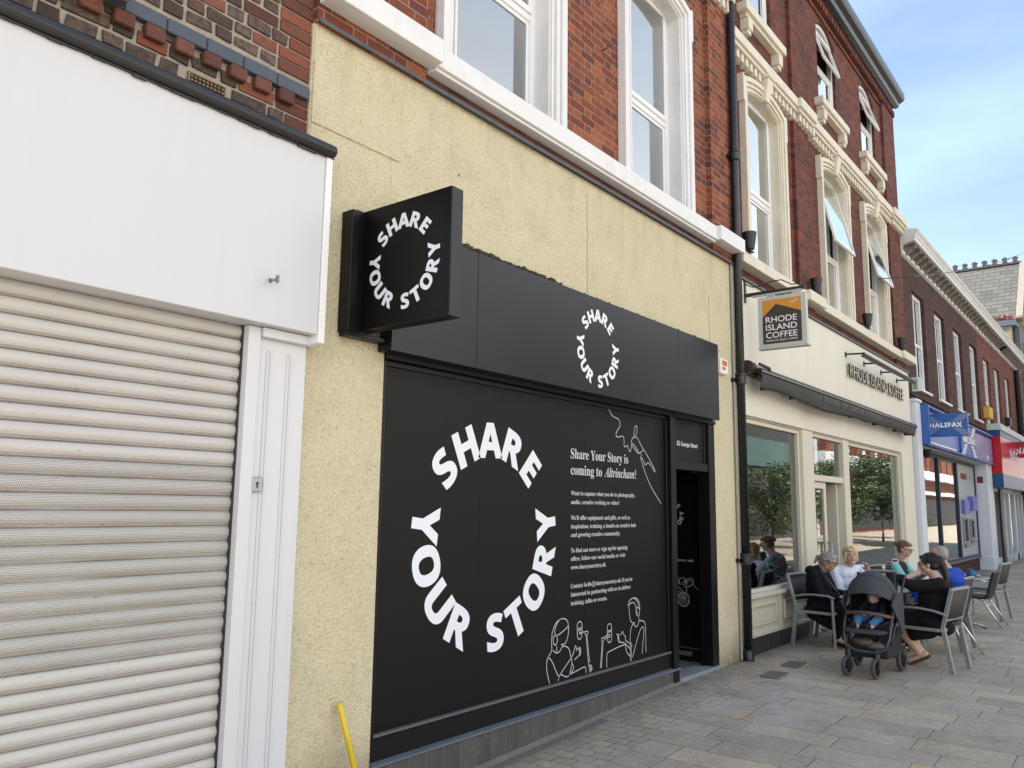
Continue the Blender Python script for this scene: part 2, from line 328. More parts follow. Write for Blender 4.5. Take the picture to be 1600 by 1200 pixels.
def paving():
    m = MatB('stone_slab_paving'); x, y, z = m.pos(); wz = m.noise(3.0, 3)
    W = .29; row = (x / W).floor(); fx = (x / W).fract() * W
    rr = m.white(m.comb(row, 3.3, 0.0)); Ls = .56 + rr * .12
    p = y / Ls + m.white(m.comb(row, 7.7, 1.0)) * 3.0 + row.mod(2.0) * .5; cell = p.floor(); fy = p.fract() * Ls
    d = fx.min(fx * -1.0 + W).min(fy).min(fy * -1.0 + Ls)
    r1 = m.white(m.comb(cell, row, 2.0)); r2 = m.white(m.comb(cell, row, 5.0))
    # band of small setts against the shop fronts
    zone = (y + (wz - .5) * .05).gt(3.02) * x.lt(9.3)
    SW = .115; row2 = ((x + y * .0) / SW).floor(); gx = (x / SW).fract() * SW; p2 = y / .155 + row2.mod(2.0) * .5; gy = p2.fract() * .155
    d2 = gx.min(gx * -1.0 + SW).min(gy).min(gy * -1.0 + .155); q1 = m.white(m.comb(p2.floor(), row2, 8.0))
    dd = d + (d2 - d) * zone; ra = r1 + (q1 - r1) * zone
    c = m.ramp(ra, [(0, (.36,.325,.285)), (.15, (.33,.30,.265)), (.32, (.385,.35,.30)), (.46, (.345,.318,.285)), (.6, (.40,.36,.30)), (.72, (.335,.308,.275)), (.84, (.37,.335,.295)), (.965, (.42,.34,.25))], 'CONSTANT')
    tone = m.ramp(r2, [(0, (1.12, 1.045, .945)), (1, (1.28, 1.195, 1.08))]); c = m.mix(1.0, c, tone, 'MULTIPLY')
    c = m.mix(1.0, c, m.ramp(m.noise(26, 6, .72), [(.22, (.80,)*3), (.78, (1.22,)*3)]), 'MULTIPLY')
    c = m.mix(1.0, c, m.ramp(m.noise(2.6, 5, .7), [(.3, (.80,)*3), (.7, (1.12,)*3)]), 'MULTIPLY')
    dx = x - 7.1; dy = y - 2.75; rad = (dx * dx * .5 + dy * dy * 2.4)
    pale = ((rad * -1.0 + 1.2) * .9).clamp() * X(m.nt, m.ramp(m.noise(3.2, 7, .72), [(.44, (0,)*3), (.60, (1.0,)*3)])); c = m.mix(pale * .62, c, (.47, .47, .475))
    gum = m.voro(4.3).lt(.055); gsel = m.white(m.comb((x * 2.1).floor(), (y * 2.1).floor(), 4.0)); c = m.mix(gum * gsel.gt(.35) * .6, c, X(m.nt, m.mix(gsel.gt(.7), (.09,.085,.08), (.5,.49,.47))))
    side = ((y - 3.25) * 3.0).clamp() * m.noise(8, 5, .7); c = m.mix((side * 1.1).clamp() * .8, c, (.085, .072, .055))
    j = dd.lt(X(m.nt, m.mix(m.noise(40, 3), .0015, .0048))); c = m.mix(j * .7, c, (.075, .066, .058)); m.col(c)
    m.rough(m.noise(11, 5) * .3 + .55); m.bump((dd / .008).clamp() * .5 + m.noise(55, 6, .7) * .35 + r1 * .12 + m.noise(12, 4) * .2, .006, 1.0); m.b.inputs['Specular IOR Level'].default_value = .3; return m.m
M['paving'] = paving()
M['asphalt'] = plain('distant_paving', (.20, .185, .165), .8, var=.15)

# ------------------------------------------------------------------ lettering
_MATHSB = {}
def fancy(s, style):
    out = ''
    for ch in s:
        if style == 'sansb':
            if 'A' <= ch <= 'Z': ch = chr(0x1D5D4 + ord(ch) - 65)
            elif 'a' <= ch <= 'z': ch = chr(0x1D5EE + ord(ch) - 97)
            elif '0' <= ch <= '9': ch = chr(0x1D7EC + ord(ch) - 48)
        elif style == 'serif':
            if 'A' <= ch <= 'Z': ch = chr(0x1D400 + ord(ch) - 65)
            elif 'a' <= ch <= 'z': ch = chr(0x1D41A + ord(ch) - 97)
            elif '0' <= ch <= '9': ch = chr(0x1D7CE + ord(ch) - 48)
        elif style == 'italic':
            if 'A' <= ch <= 'Z': ch = chr(0x1D468 + ord(ch) - 65)
            elif 'a' <= ch <= 'z': ch = chr(0x1D482 + ord(ch) - 97)
        out += ch
    return out
def glyphs(s, off=0.0, ext=0.0):
    cu = bpy.data.curves.new('t', 'FONT'); cu.body = s; cu.size = 1.0; cu.offset = off; cu.extrude = ext; cu.resolution_u = 4; cu.fill_mode = 'FRONT' if ext == 0 else 'BOTH'
    o = bpy.data.objects.new('t', cu); C.objects.link(o); dg = bpy.context.evaluated_depsgraph_get(); dg.update()
    me = o.evaluated_get(dg).to_mesh(); vs = [v.co.copy() for v in me.vertices]; fs = [tuple(p.vertices) for p in me.polygons]
    o.evaluated_get(dg).to_mesh_clear(); bpy.data.objects.remove(o); bpy.data.curves.remove(cu); return vs, fs
_CACHE = {}
def extent(vs):
    xs = [v.x for v in vs]; ys = [v.y for v in vs]; return min(xs), max(xs), min(ys), max(ys)
def text(mb, s, o, U, V, h, width=None, style='', off=0.0, align='l', ext=0.0, lift=0.0, xs=1.0):
    """h: cap height in metres; width: total width to fit."""
    key = (s, style, off, ext)
    if key not in _CACHE: _CACHE[key] = glyphs(fancy(s, style), off, ext)
    hk = ('H', style)
    if hk not in _CACHE:
        v, _ = glyphs(fancy('H', style)); _CACHE[hk] = extent(v)[3]
    vs, fs = _CACHE[key]; 
    if not vs: return
    x0, x1, y0, y1 = extent(vs); k = h / _CACHE[hk]; kx = (width / (x1 - x0)) if width else k * xs
    o, U, V = Vector(o), Vector(U), Vector(V); N = U.cross(V)
    sh = {'l': x0, 'c': (x0 + x1) / 2, 'r': x1}[align]
    mb.add([o + U * ((v.x - sh) * kx) + V * (v.y * k) + N * (v.z * (k if ext == 0 else 1) + lift) for v in vs], fs)
def logo(mb, c, U, V, r, lift=.0, half=False):
    """SHARE / YOUR STORY set round a circle, r = radius to the middle of the letters."""
    c, U, V = Vector(c), Vector(U), Vector(V); h = r * .350
    seq = [('S',137.5,0),('H',115,0),('A',92,0),('R',68.5,0),('E',46.5,0),('Y',173,1),('O',-164.5,1),('U',-141,1),('R',-118,1),('S',-84.5,1),('T',-63,1),('O',-39.5,1),('R',-15.5,1),('Y',7,1)]
    for ch, a, bot in seq:
        if half and abs(((a + 180) % 360) - 180) > 84: continue
        a = R(a); d = U * math.cos(a) + V * math.sin(a)
        up = -d if bot else d; rt = U * (-math.sin(a)) + V * math.cos(a)
        rt = rt if bot else -rt
        text(mb, ch, c + d * r - up * (h / 2), rt, up, h, None, 'sansb', .026, 'c', lift=lift, xs=1.08)
def polyline(mb, pts, w, o, U, V, s=1.0, lift=.0, smooth=2):
    o, U, V = Vector(o), Vector(U), Vector(V); N = U.cross(V)
    p = [Vector((a, b)) for a, b in pts]
    for _ in range(smooth):
        q = [p[0]]
        for i in range(len(p) - 1): q += [p[i] * .75 + p[i+1] * .25, p[i] * .25 + p[i+1] * .75]
        q.append(p[-1]); p = q
    L, Rr = [], []
    for i, a in enumerate(p):
        t = p[min(i+1, len(p)-1)] - p[max(i-1, 0)]; t = t.normalized() if t.length > 1e-9 else Vector((1, 0)); n = Vector((-t.y, t.x)) * (w / 2 / s)
        L.append(a + n); Rr.append(a - n)
    W = lambda q: o + U * (q.x * s) + V * (q.y * s) + N * lift
    n = len(p); mb.add([W(q) for q in L] + [W(q) for q in Rr], [(i, i+1, n+i+1, n+i) for i in range(n-1)])
XU, ZV = (1,0,0), (0,0,1)
NY = (0,-1,0)
def gz(x): return -.036 * (7 - x) if x < 7 else .004 * (x - 7)
Y = 3.62
# ------------------------------------------------------------------ the setting: ground
g = MB(); xs = [-60, -20, -5, 0, 2, 4, 5.5, 7, 9, 12, 16, 20, 26, 34, 50, 80, 140]; ys = [-7.9, -4, -2, -1, 0, 1, 2, 2.6, 3.2, 3.7, 4.6]
for x in xs:
    for y in ys: g.v.append((x, y, max(gz(x), -.5)))
n = len(ys)
for i in range(len(xs) - 1):
    for j in range(n - 1): g.f.append((i*n+j, (i+1)*n+j, (i+1)*n+j+1, i*n+j+1)); g.m.append(0)
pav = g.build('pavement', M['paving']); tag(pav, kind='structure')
g = MB(); g.add([(-300,-300,-.62), (400,-300,-.62), (400,300,-.62), (-300,300,-.62)], [(0,1,2,3)]); tag(g.build('ground', M['asphalt']), kind='structure')

def wall_holes(mb, x0, x1, z0, z1, y0, y1, holes):
    xs = sorted({x0, x1} | {h[0] for h in holes} | {h[1] for h in holes}); zs = sorted({z0, z1} | {h[2] for h in holes} | {h[3] for h in holes})
    for a, b in zip(xs, xs[1:]):
        run = None
        for c, d in zip(zs, zs[1:]):
            inh = any(h[0] - 1e-6 <= a and b <= h[1] + 1e-6 and h[2] - 1e-6 <= c and d <= h[3] + 1e-6 for h in holes)
            if inh:
                if run: mb.box(a, b, y0, y1, run[0], run[1]); run = None
            else: run = (run[0], d) if run else (c, d)
        if run: mb.box(a, b, y0, y1, run[0], run[1])
def room(name, x0, x1, y0, y1, z0, z1, parent, mat='room_grey'):
    mb = MB(); vs = [(x0,y0,z0),(x1,y0,z0),(x1,y1,z0),(x0,y1,z0),(x0,y0,z1),(x1,y0,z1),(x1,y1,z1),(x0,y1,z1)]
    mb.add(vs, [(0,1,2,3),(4,5,6,7),(1,2,6,5),(2,3,7,6),(3,0,4,7)]); return mb.build(name, M[mat], parent)
def frame(mb, x0, x1, z0, z1, y0, y1, w, wb=None, wt=None):
    wb = w if wb is None else wb; wt = w if wt is None else wt
    mb.box(x0, x0+w, y0, y1, z0, z1); mb.box(x1-w, x1, y0, y1, z0, z1); mb.box(x0+w, x1-w, y0, y1, z0, z0+wb); mb.box(x0+w, x1-w, y0, y1, z1-wt, z1)
def sash_window(parent, xa, xb, z0, z1, y, mid, mat='white_upvc', tilt=0, arch=0, label=None, blind=None, top_curt=False):
    """outer frame at plane y; lower fixed sash and upper sash (top hung, opened by tilt degrees)."""
    mb = MB(); fw = .055; frame(mb, xa, xb, z0, z1, y, y + .07, fw, .06, .05); mb.box(xa + fw, xb - fw, y + .006, y + .07, mid - .03, mid + .03)
    fr = mb.build('window_frame', M[mat], parent, bevel=.006)
    s = MB(); frame(s, xa + fw, xb - fw, z0 + .06, mid - .03, y + .02, y + .055, .035); s.build('sash', M[mat], fr, bevel=.005)
    p = MB(); p.box(xa + fw + .03, xb - fw - .03, y + .034, y + .040, z0 + .09, mid - .05); p.build('pane', M['glass'], fr)
    # upper sash about its top edge
    zt = z1 - .05; hh = zt - mid - .03; a = R(tilt); ux, uz = Vector((0, -math.sin(a), -math.cos(a))), Vector((0, -math.cos(a), math.sin(a)))
    def T(pt): x, dy, dz = pt; return Vector((x, y + .03, zt)) + ux * dz + uz * dy
    s = MB(); sw = .045
    def tb(x0, x1, d0, d1, q0, q1):
        vs = [T((x, d, q)) for q in (q0, q1) for x, d in ((x0,d0),(x1,d0),(x1,d1),(x0,d1))]
        s.add(vs, [(0,3,2,1),(4,5,6,7),(0,1,5,4),(1,2,6,5),(2,3,7,6),(3,0,4,7)])
    e0, e1 = xa + fw, xb - fw
    tb(e0, e0+sw, 0, .04, 0, hh); tb(e1-sw, e1, 0, .04, 0, hh); tb(e0+sw, e1-sw, 0, .04, 0, sw); tb(e0+sw, e1-sw, 0, .04, hh-sw-.01, hh)
    s.build('sash', M[mat], fr, bevel=.005)
    s = MB(); tb(e0+sw, e1-sw, .017, .022, sw, hh-sw-.01); s.build('pane', M['glass'], fr)
    if tilt:
        s = MB()
        for xx in (e0 + .02, e1 - .02): s.tube([(xx, y + .02, zt - hh * .55), T((xx, .01, hh * .8))], .006, 6)
        s.build('stay', M['steel'], fr)
    if blind:
        s = MB(); zz = z0 + .08
        while zz < z1 - .07:
            s.add([(xa + .06, y + .10, zz), (xb - .06, y + .10, zz), (xb - .06, y + .112, zz + .040), (xa + .06, y + .112, zz + .040)], [(0,1,2,3)]); zz += blind
        s.build('blind', M['blind'], fr)
    return fr
def curtain(x0, x1, y, z0, z1, folds, label, tie=None, mat='curtain'):
    mb = MB(); n = 60; m = 14; amp = .035
    for j in range(m + 1):
        t = j / m; z = z0 + (z1 - z0) * t; k = 1.0
        if tie: k = .42 + .58 * min(1, abs(z - tie) / .9) ** .8
        for i in range(n + 1):
            s = i / n; x = x0 + (x1 - x0) * (s * k); mb.v.append((x, y + amp * math.sin(s * folds * 6.283) + .01 * math.sin(s * 31 + z * 3), z))
    for j in range(m):
        for i in range(n): mb.f.append((j*(n+1)+i, j*(n+1)+i+1, (j+1)*(n+1)+i+1, (j+1)*(n+1)+i)); mb.m.append(0)
    o = mb.build('curtain', M[mat], None, smooth=True); tag(o, label, 'curtain', 'pale curtains behind the upper windows'); return o

# ------------------------------------------------------------------ A: the old brick shop on the left
A = thing('old_brick_shop', 'old shop of weathered grey and red bricks above a blank white sign and shutter', 'building', loc=(1.5, 3.64, 0))
def C0(o, p):   # keep world placement under an Empty that is not at the origin
    o.parent = p; o.matrix_parent_inverse = Matrix.Translation(-Vector(p.location)); return o
class Part:     # part builder bound to a thing
    def __init__(s, p): s.p = p; s.off = Vector(p.location)
def build_on(mb, name, mat, th, **k):
    off = Vector(th.location); mb.v = [tuple(Vector(v) - off) for v in mb.v]; return mb.build(name, mat, th, **k)
# real bricks with uneven edges, set in proud mortar
m = MatB('weathered_shop_brick'); m.pos(); at = m.nt.nodes.new('ShaderNodeAttribute'); at.attribute_name = 'tone'; sep = m.nt.nodes.new('ShaderNodeSeparateXYZ'); m.L(at.outputs['Vector'], sep.inputs[0])
hue, val = X(m.nt, sep.outputs[0]), X(m.nt, sep.outputs[1])
c = m.mix(hue, (.125, .088, .070), (.225, .066, .038)); c = m.mix(1.0, c, m.ramp(val, [(0, (.5,)*3), (1, (1.35,)*3)]), 'MULTIPLY')
cr = m.noise(30, 6, .75); k = m.ramp(cr, [(.44, (0,)*3), (.58, (.75,)*3)]); c = m.mix(X(m.nt, k) * (hue * -.75 + 1.0), c, (.035, .03, .028)); m.col(c); m.rough(.85); m.bump(m.noise(45, 6, .75), .012, .9)
M['shop_brick'] = m.m; M['lime_mortar'] = plain('pale_lime_mortar', (.36, .32, .26), .95, var=.35, vs=18, bumps=.006, bsc=60)
def brick_field(x0, x1, z0, z1, yf, redfrom):
    mb = MB(); tones = []; H = .0765; rows = int((z1 - z0) / H)
    for r in range(rows):
        z = z0 + r * H; x = x1; k = 0; first = True
        while x > x0:
            hdr = ((k + r) % 2 == 0); w = (.100 if hdr else (.150 if random.random() < .75 else .216))
            if first and r % 2 == 0: w = .216
            a = max(x0, x - w); jz = random.uniform(-.002, .002); jd = random.uniform(-.004, .004)
            red = x > redfrom + (.12 if r % 2 else 0) or (random.random() < .07)
            rr = .010 if not red else .003; q = [(a + random.uniform(0, rr), z + random.uniform(0, rr)), (x - random.uniform(0, rr), z + random.uniform(0, rr)), (x - random.uniform(0, rr), z + .066 - random.uniform(0, rr)), (a + random.uniform(0, rr), z + .066 - random.uniform(0, rr))]
            b = len(mb.v); mb.prism(q, 'y', yf + jd, yf + .10); tones += [(random.uniform(.65, 1.0) if red else random.choice((0, 0, .08, .2)), random.random(), 0)] * (len(mb.v) - b)
            x = a - .014; k += 1; first = False
    return mb, tones
mb, tones = brick_field(-.3, 2.722, 3.45, 6.45, 3.64, 2.46)
# strike out what lies behind string course, corbels and air brick
keep = MB(); tk = []
for i in range(0, len(mb.v), 8):
    vs = mb.v[i:i+8]; zc = sum(v[2] for v in vs) / 8; xc = sum(v[0] for v in vs) / 8
    if 3.865 < zc < 3.95: continue
    if 1.99 < xc < 2.17 and 3.655 < zc < 3.73: continue
    keep.add(vs, [(0,1,2,3),(7,6,5,4),(0,1,5,4),(1,2,6,5),(2,3,7,6),(3,0,4,7)]); tk += tones[i:i+8]
wb = build_on(keep, 'brick_wall', M['shop_brick'], A, bevel=.005, seg=2)
at = wb.data.attributes.new('tone', 'FLOAT_VECTOR', 'POINT'); at.data.foreach_set('vector', [q for t in tk for q in t])
mb = MB(); mb.box(-1.0, 2.722, 3.651, 4.2, 2.5, 6.5); mb.box(-1.0, 0.02, 3.645, 3.651, 2.5, 6.5); build_on(mb, 'mortar_backing', M['lime_mortar'], A)
mb = MB(); x = 2.70
while x > 1.62:
    mb.box(x - .21, x, 3.612, 3.70, 3.868, 3.943); x -= .2135
build_on(mb, 'string_course', M['slate_blue'], A, bevel=.005)
mb = MB(); x = 2.60; tones = []
while x > -.3:
    mb.box(x - .098, x, 3.600, 3.70, 3.792, 3.862); x -= .152
cb = build_on(mb, 'corbel_course', M['shop_brick'], A, bevel=.006); at = cb.data.attributes.new('tone', 'FLOAT_VECTOR', 'POINT')
at.data.foreach_set('vector', [q for i in range(len(cb.data.vertices)) for q in (.75, .15 + .5 * ((i // 8 * 37) % 10) / 10, 0)])
mb = MB(); mb.box(-1, 1.62, 3.53, 3.70, 3.866, 3.99); mb.prism([(3.53, 3.99), (3.70, 3.99), (3.70, 4.04)], 'x', -1, 1.62); build_on(mb, 'stone_ledge', M['lead'], A, bevel=.008)
mb = MB(); frame(mb, 1.985, 2.195, 3.655, 3.732, 3.632, 3.66, .008)
for i in range(9):
    xx = 2.0 + i * .0215
    for zz in (3.672, 3.692, 3.712): mb.box(xx, xx + .011, 3.634, 3.655, zz - .005, zz + .006)
M['terracotta'] = plain('buff_terracotta', (.22, .16, .10), .8, var=.2); build_on(mb, 'air_brick', M['terracotta'], A)
mb = MB(); mb.box(1.99, 2.19, 3.649, 3.66, 3.66, 3.727); build_on(mb, 'vent_cavity', M['plain_dark'], A)
# gutter / capping above the sign
mb = MB(); prof = [(3.66, 3.585), (3.55, 3.60), (3.44, 3.568), (3.405, 3.545), (3.40, 3.515), (3.415, 3.492), (3.45, 3.488), (3.66, 3.488)]
mb.prism(prof, 'x', -.8, 2.755); build_on(mb, 'capping', M['dark_metal'], A, bevel=.006, seg=2)
mb = MB()
for i in range(46):   # torn strip of old felt left under the capping
    x = .0 + i * .06; dz = random.uniform(.004, .016); mb.box(x, x + .061, 3.432, 3.449, 3.49 - dz, 3.4875)
build_on(mb, 'felt_strip', M['dark_metal'], A)
# shutter
def slat(mb, z, x0, x1, y):
    H = .0715; pts = []
    for i in range(9):
        t = i / 8; pts.append((y - .0150 * math.sin(math.pi * (t * .86 + .07)), z + .010 + (H - .016) * t))
    prof = [(y + .004, z - .001), (y - .007, z + .0005), (y - .0085, z + .004), (y - .004, z + .0075), (y + .0, z + .009)] + pts + [(y + .004, z + H - .001)]
    n = len(prof); N = 30; vs = []
    for k in range(N + 1):
        x = x0 + (x1 - x0) * k / N; wob = .0016 * math.sin(x * 3.1 + z * 9) + .0014 * noise.noise(Vector((x * 4, z * 6, 0)))
        vs += [(x, p[0] + wob, p[1]) for p in prof]
    mb.add(vs, [(k*n+i, (k+1)*n+i, (k+1)*n+i+1, k*n+i+1) for k in range(N) for i in range(n-1)])
mb = MB(); mp = MB(); z = 2.49 - .0715; i = 0
while z > -.35:
    tgt = mp if 10 <= i < 22 else mb; slat(tgt, z, .15, 2.353, 3.60); z -= .0715; i += 1
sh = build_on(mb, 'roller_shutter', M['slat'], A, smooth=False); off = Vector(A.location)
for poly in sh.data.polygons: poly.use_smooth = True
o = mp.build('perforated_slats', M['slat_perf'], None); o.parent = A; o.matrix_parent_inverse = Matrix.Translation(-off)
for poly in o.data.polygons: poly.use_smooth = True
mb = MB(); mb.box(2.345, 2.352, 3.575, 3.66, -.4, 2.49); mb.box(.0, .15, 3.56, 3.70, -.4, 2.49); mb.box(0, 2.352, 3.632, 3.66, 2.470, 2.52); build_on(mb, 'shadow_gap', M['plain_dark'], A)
mb = MB(); mb.box(2.352, 2.424, 3.530, 3.68, -.4, 2.487); build_on(mb, 'guide_rail', M['pier_white'], A, bevel=.003)
mb = MB(); mb.box(2.426, 2.726, 3.553, 3.68, -.4, 2.437)
for xx in (2.475, 2.60): mb.box(xx, xx + .006, 3.546, 3.553, .2, 2.365); mb.box(xx + .022, xx + .028, 3.546, 3.553, .2, 2.365); mb.tube([(xx + .003, 3.55, 2.362), (xx + .008, 3.55, 2.376), (xx + .014, 3.55, 2.380), (xx + .020, 3.55, 2.376), (xx + .025, 3.55, 2.362)], .004, 6)
mb.box(2.42, 2.73, 3.540, 3.553, -.4, .22); mb.box(2.43, 2.72, 3.534, 3.540, .19, .205)
build_on(mb, 'pier', M['pier_white'], A, bevel=.002)
mb = MB(); mb.box(2.426, 2.762, 3.510, 3.68, 2.437, 2.487); mb.box(2.762, 2.80, 3.512, 3.615, 2.452, 2.487); build_on(mb, 'capital', M['pier_white'], A, bevel=.004)
mb = MB(); mb.box(2.418, 2.482, 3.528, 3.534, 1.655, 1.725); lk = build_on(mb, 'lock_plate', M['steel'], A, bevel=.002)
mb = MB(); mb.lathe((2.45, 3.5285, 1.695), (0,-1,0), [(0,.002), (.008,.002), (.008,0)], 12); mb.box(2.4465, 2.4535, 3.5262, 3.529, 1.672, 1.692); o = mb.build('keyhole', M['plain_dark'], None); o.parent = lk; o.matrix_parent_inverse = Matrix.Translation(-off)
# white blank sign board
S = thing('blank_signboard', 'large blank white shop signboard above the roller shutter', 'sign', loc=(1.4, 3.45, 2.49))
mb = MB(); mb.box(-.5, 2.712, 3.450, 3.64, 2.490, 3.487); build_on(mb, 'board', M['white_alu'], S, bevel=.003)
mb = MB(); mb.box(2.7145, 2.755, 3.440, 3.605, 2.445, 3.487); build_on(mb, 'edge_trim', M['white_upvc'], S, bevel=.002)
mb = MB(); mb.tube([(2.40, 3.45, 2.715), (2.40, 3.405, 2.712)], .007, 8)
mb.tube([(2.40 + .017 * math.cos(a) * .3, 3.388 + .017 * math.cos(a), 2.712 + .017 * math.sin(a)) for a in [i * math.pi / 8 for i in range(17)]], .0055, 8); mb.lathe((2.40, 3.45, 2.715), (0,-1,0), [(0,.003), (.012,.003), (.012,0)], 12)
build_on(mb, 'eye_bolt', M['steel'], S, smooth=True)

# ------------------------------------------------------------------ B: cream shop, number 85
B = thing('cream_shop', 'cream roughcast shop with black shopfront and big white framed upper windows', 'building', loc=(5.7, 3.62, 0))
WB = [(3.93, 5.07, 4.63, 6.93), (6.39, 7.47, 4.63, 6.93)]
mb = MB(); wall_holes(mb, 2.725, 8.70, 4.36, 9.9, 3.655, 4.0, WB); mb.box(2.725, 3.62, 3.60, 3.655, 4.36, 9.9); mb.box(8.13, 8.70, 3.60, 3.655, 4.36, 9.9); build_on(mb, 'brick_wall', M['brick_orange'], B)
mb = MB(); wall_holes(mb, 2.727, 8.72, -.6, 4.365, 3.62, 3.9, [(3.36, 8.09, -.6, 2.95)])
for a, b, c_, d_ in ((2.727, 3.42, 3.75, 4.14), (5.62, 5.87, 3.2, 4.25), (8.02, 8.30, 3.3, 3.86)): mb.box(a, b, 3.611, 3.62, c_, d_)
mb.box(2.715, 2.727, 3.622, 3.9, -.6, 4.36)
build_on(mb, 'rendered_wall', M['render'], B, bevel=.006)
mb = MB(); pts = [(3.66, 4.425), (3.585, 4.388), (3.572, 4.352), (3.582, 4.352), (3.595, 4.366), (3.66, 4.366)]; xx = 2.73
while xx < 8.70:
    w = min(random.uniform(.5, .9), 8.70 - xx); j = random.uniform(-.003, .003); mb.prism([(a + j, b + j) for a, b in pts], 'x', xx, xx + w - .002); xx += w
build_on(mb, 'lead_flashing', M['lead'], B, bevel=.004)
mb = MB(); mb.box(3.642, 8.05, 3.505, 3.66, 4.475, 4.625); mb.box(2.73, 3.64, 3.46, 3.60, 4.478, 4.64); mb.box(8.052, 8.70, 3.46, 3.60, 4.478, 4.64)
mb.box(3.642, 8.05, 3.53, 3.62, 4.452, 4.4755)
build_on(mb, 'sill_band', M['white_paint'], B, bevel=.006, seg=2)
def surround(th, cx, hw, aw, z0, z1, y, mat, rise=.10, key=True, ztop=None):
    """moulded architrave: jambs, shouldered segmental head and a keystone"""
    mb = MB(); steps = ((0, 1.0, 0), (.30, .72, .028), (.62, .88, .012)); N = 10
    def outline(hwi, zt, rs, n=N):
        pts = [(cx - hwi, z0)] + [(cx - hwi, zt)]
        for i in range(n + 1):
            t = -1 + 2 * i / n; pts.append((cx + t * hwi, zt + rs * (1 - t * t)))
        return pts + [(cx + hwi, zt), (cx + hwi, z0)]
    inner = outline(hw, z1 - rise, rise)
    def off_out(d): return outline(hw + d, z1 - rise + d * .75, rise + d * .15)
    mb.ring(off_out(aw), inner, y - .035, y + .05)
    mb.ring(inner, outline(hw - .012, z1 - rise - .01, rise), y - .03, y + .145)
    mb.ring(off_out(aw), off_out(aw * .62), y - .085, y - .0352); mb.ring(off_out(aw * .60), off_out(aw * .34), y - .062, y - .0352); mb.ring(off_out(aw * .16), off_out(aw * .02), y - .050, y - .0352)
    for sx in (-1, 1):
        xo = cx + sx * (hw + aw); mb.box(xo - sx * .002, xo + sx * .035, y - .085, y + .02, z1 - rise - .20, z1 - rise + aw * .75 + .03)
    o = build_on(mb, 'surround', M[mat], th, bevel=.004)
    if key:
        zt = ztop or (z1 + aw + .2); k = MB(); zk = z1 - .03
        k.add([(cx-.055,y-.10,zk),(cx+.055,y-.10,zk),(cx+.055,y+.02,zk),(cx-.055,y+.02,zk),(cx-.10,y-.16,zt),(cx+.10,y-.16,zt),(cx+.10,y+.02,zt),(cx-.10,y+.02,zt)], [(0,3,2,1),(4,5,6,7),(0,1,5,4),(1,2,6,5),(2,3,7,6),(3,0,4,7)])
        k.box(cx - .12, cx + .12, y - .18, y + .02, zt - .002, zt + .05)
        build_on(k, 'keystone', M[mat], th, bevel=.008)
    return o
for (a, b, z0, z1), mid in zip(WB, (5.62, 5.62)):
    surround(B, (a + b) / 2, (b - a) / 2, .18, z0, z1, 3.655, 'white_paint', ztop=7.45)
    fr = sash_window(None, a + .005, b - .005, z0 + .0, z1 - .0, 3.775, mid); fr.parent = B; fr.matrix_parent_inverse = Matrix.Translation(-Vector(B.location))
mb = MB(); mb.box(2.73, 8.70, 3.53, 3.66, 7.60, 7.78); build_on(mb, 'string_course', M['white_paint'], B, bevel=.005)
mb = MB()
for i in range(4): mb.box(8.16 + i * .14, 8.23 + i * .14, 3.54, 3.60, 7.45, 7.60)
mb.box(8.10, 8.72, 3.50, 3.62, 7.601, 7.70); build_on(mb, 'dentils', M['stone_cream'], B, bevel=.004)
o = room('room', 2.8, 8.65, 4.001, 7.5, 4.45, 7.6, None, 'room_grey'); o.parent = B; o.matrix_parent_inverse = Matrix.Translation(-Vector(B.location))
curtain(4.30, 4.72, 3.865, 4.62, 6.95, 6, 'pale blue curtain at the left side of the large upper window above the cream wall', mat='curtain_dark')
curtain(5.10, 4.98, 3.865, 4.62, 6.95, 3, 'thin strip of curtain at the right edge of the large upper window')
curtain(6.98, 7.28, 3.865, 4.62, 6.95, 5, 'pale gathered curtain in the tall sash window nearest the downpipe', mat='curtain_dark')
mb = MB(); mb.tube([(5.92, 3.655, 5.72), (5.92, 3.60, 5.72), (5.925, 3.585, 5.74), (5.93, 3.60, 5.755)], .006, 6); build_on(mb, 'wall_hook', M['dark_metal'], B)
curtain(3.96, 5.04, 3.905, 4.62, 6.93, 9, 'sheer net curtain filling the large upper window above the cream wall')
curtain(6.42, 7.44, 3.905, 4.62, 6.93, 8, 'sheer net curtain filling the tall sash window nearest the downpipe')
# shopfront
PB = Matrix.Translation(-Vector(B.location))
def onB(mb, name, mat, parent=None, **k):
    o = mb.build(name, M[mat] if isinstance(mat, str) else mat, None, **k); o.parent = parent or B; o.matrix_parent_inverse = (PB if not parent else Matrix.Identity(4)) ; return o
mb = MB(); mb.box(3.362, 7.17, 3.635, 3.75, .145, .272); mb.box(3.362, 3.392, 3.63, 3.75, .272, 2.47); mb.box(7.072, 7.172, 3.605, 3.75, .0, 2.475); mb.box(3.362, 8.088, 3.60, 3.75, 2.475, 2.51)
mb.box(3.362, 8.088, 3.625, 3.75, 2.512, 2.56); mb.box(3.40, 7.07, 3.648, 3.75, 2.44, 2.474); mb.box(7.172, 7.95, 3.63, 3.75, 1.972, 2.055); mb.box(7.952, 8.09, 3.62, 3.76, .0, 2.474)
mb.box(7.172, 7.20, 3.652, 3.72, 2.056, 2.474); mb.box(7.90, 7.951, 3.648, 3.74, 2.056, 2.474); mb.box(7.04, 7.071, 3.64, 3.75, .273, 2.439)
SFr = onB(mb, 'shopfront_frame', 'black_frame', bevel=.004)
mb = MB(); mb.box(3.392, 7.07, 3.632, 3.66, .276, .292); onB(mb, 'bead', plain('dusty_grey_bead', (.10, .10, .105), .5))
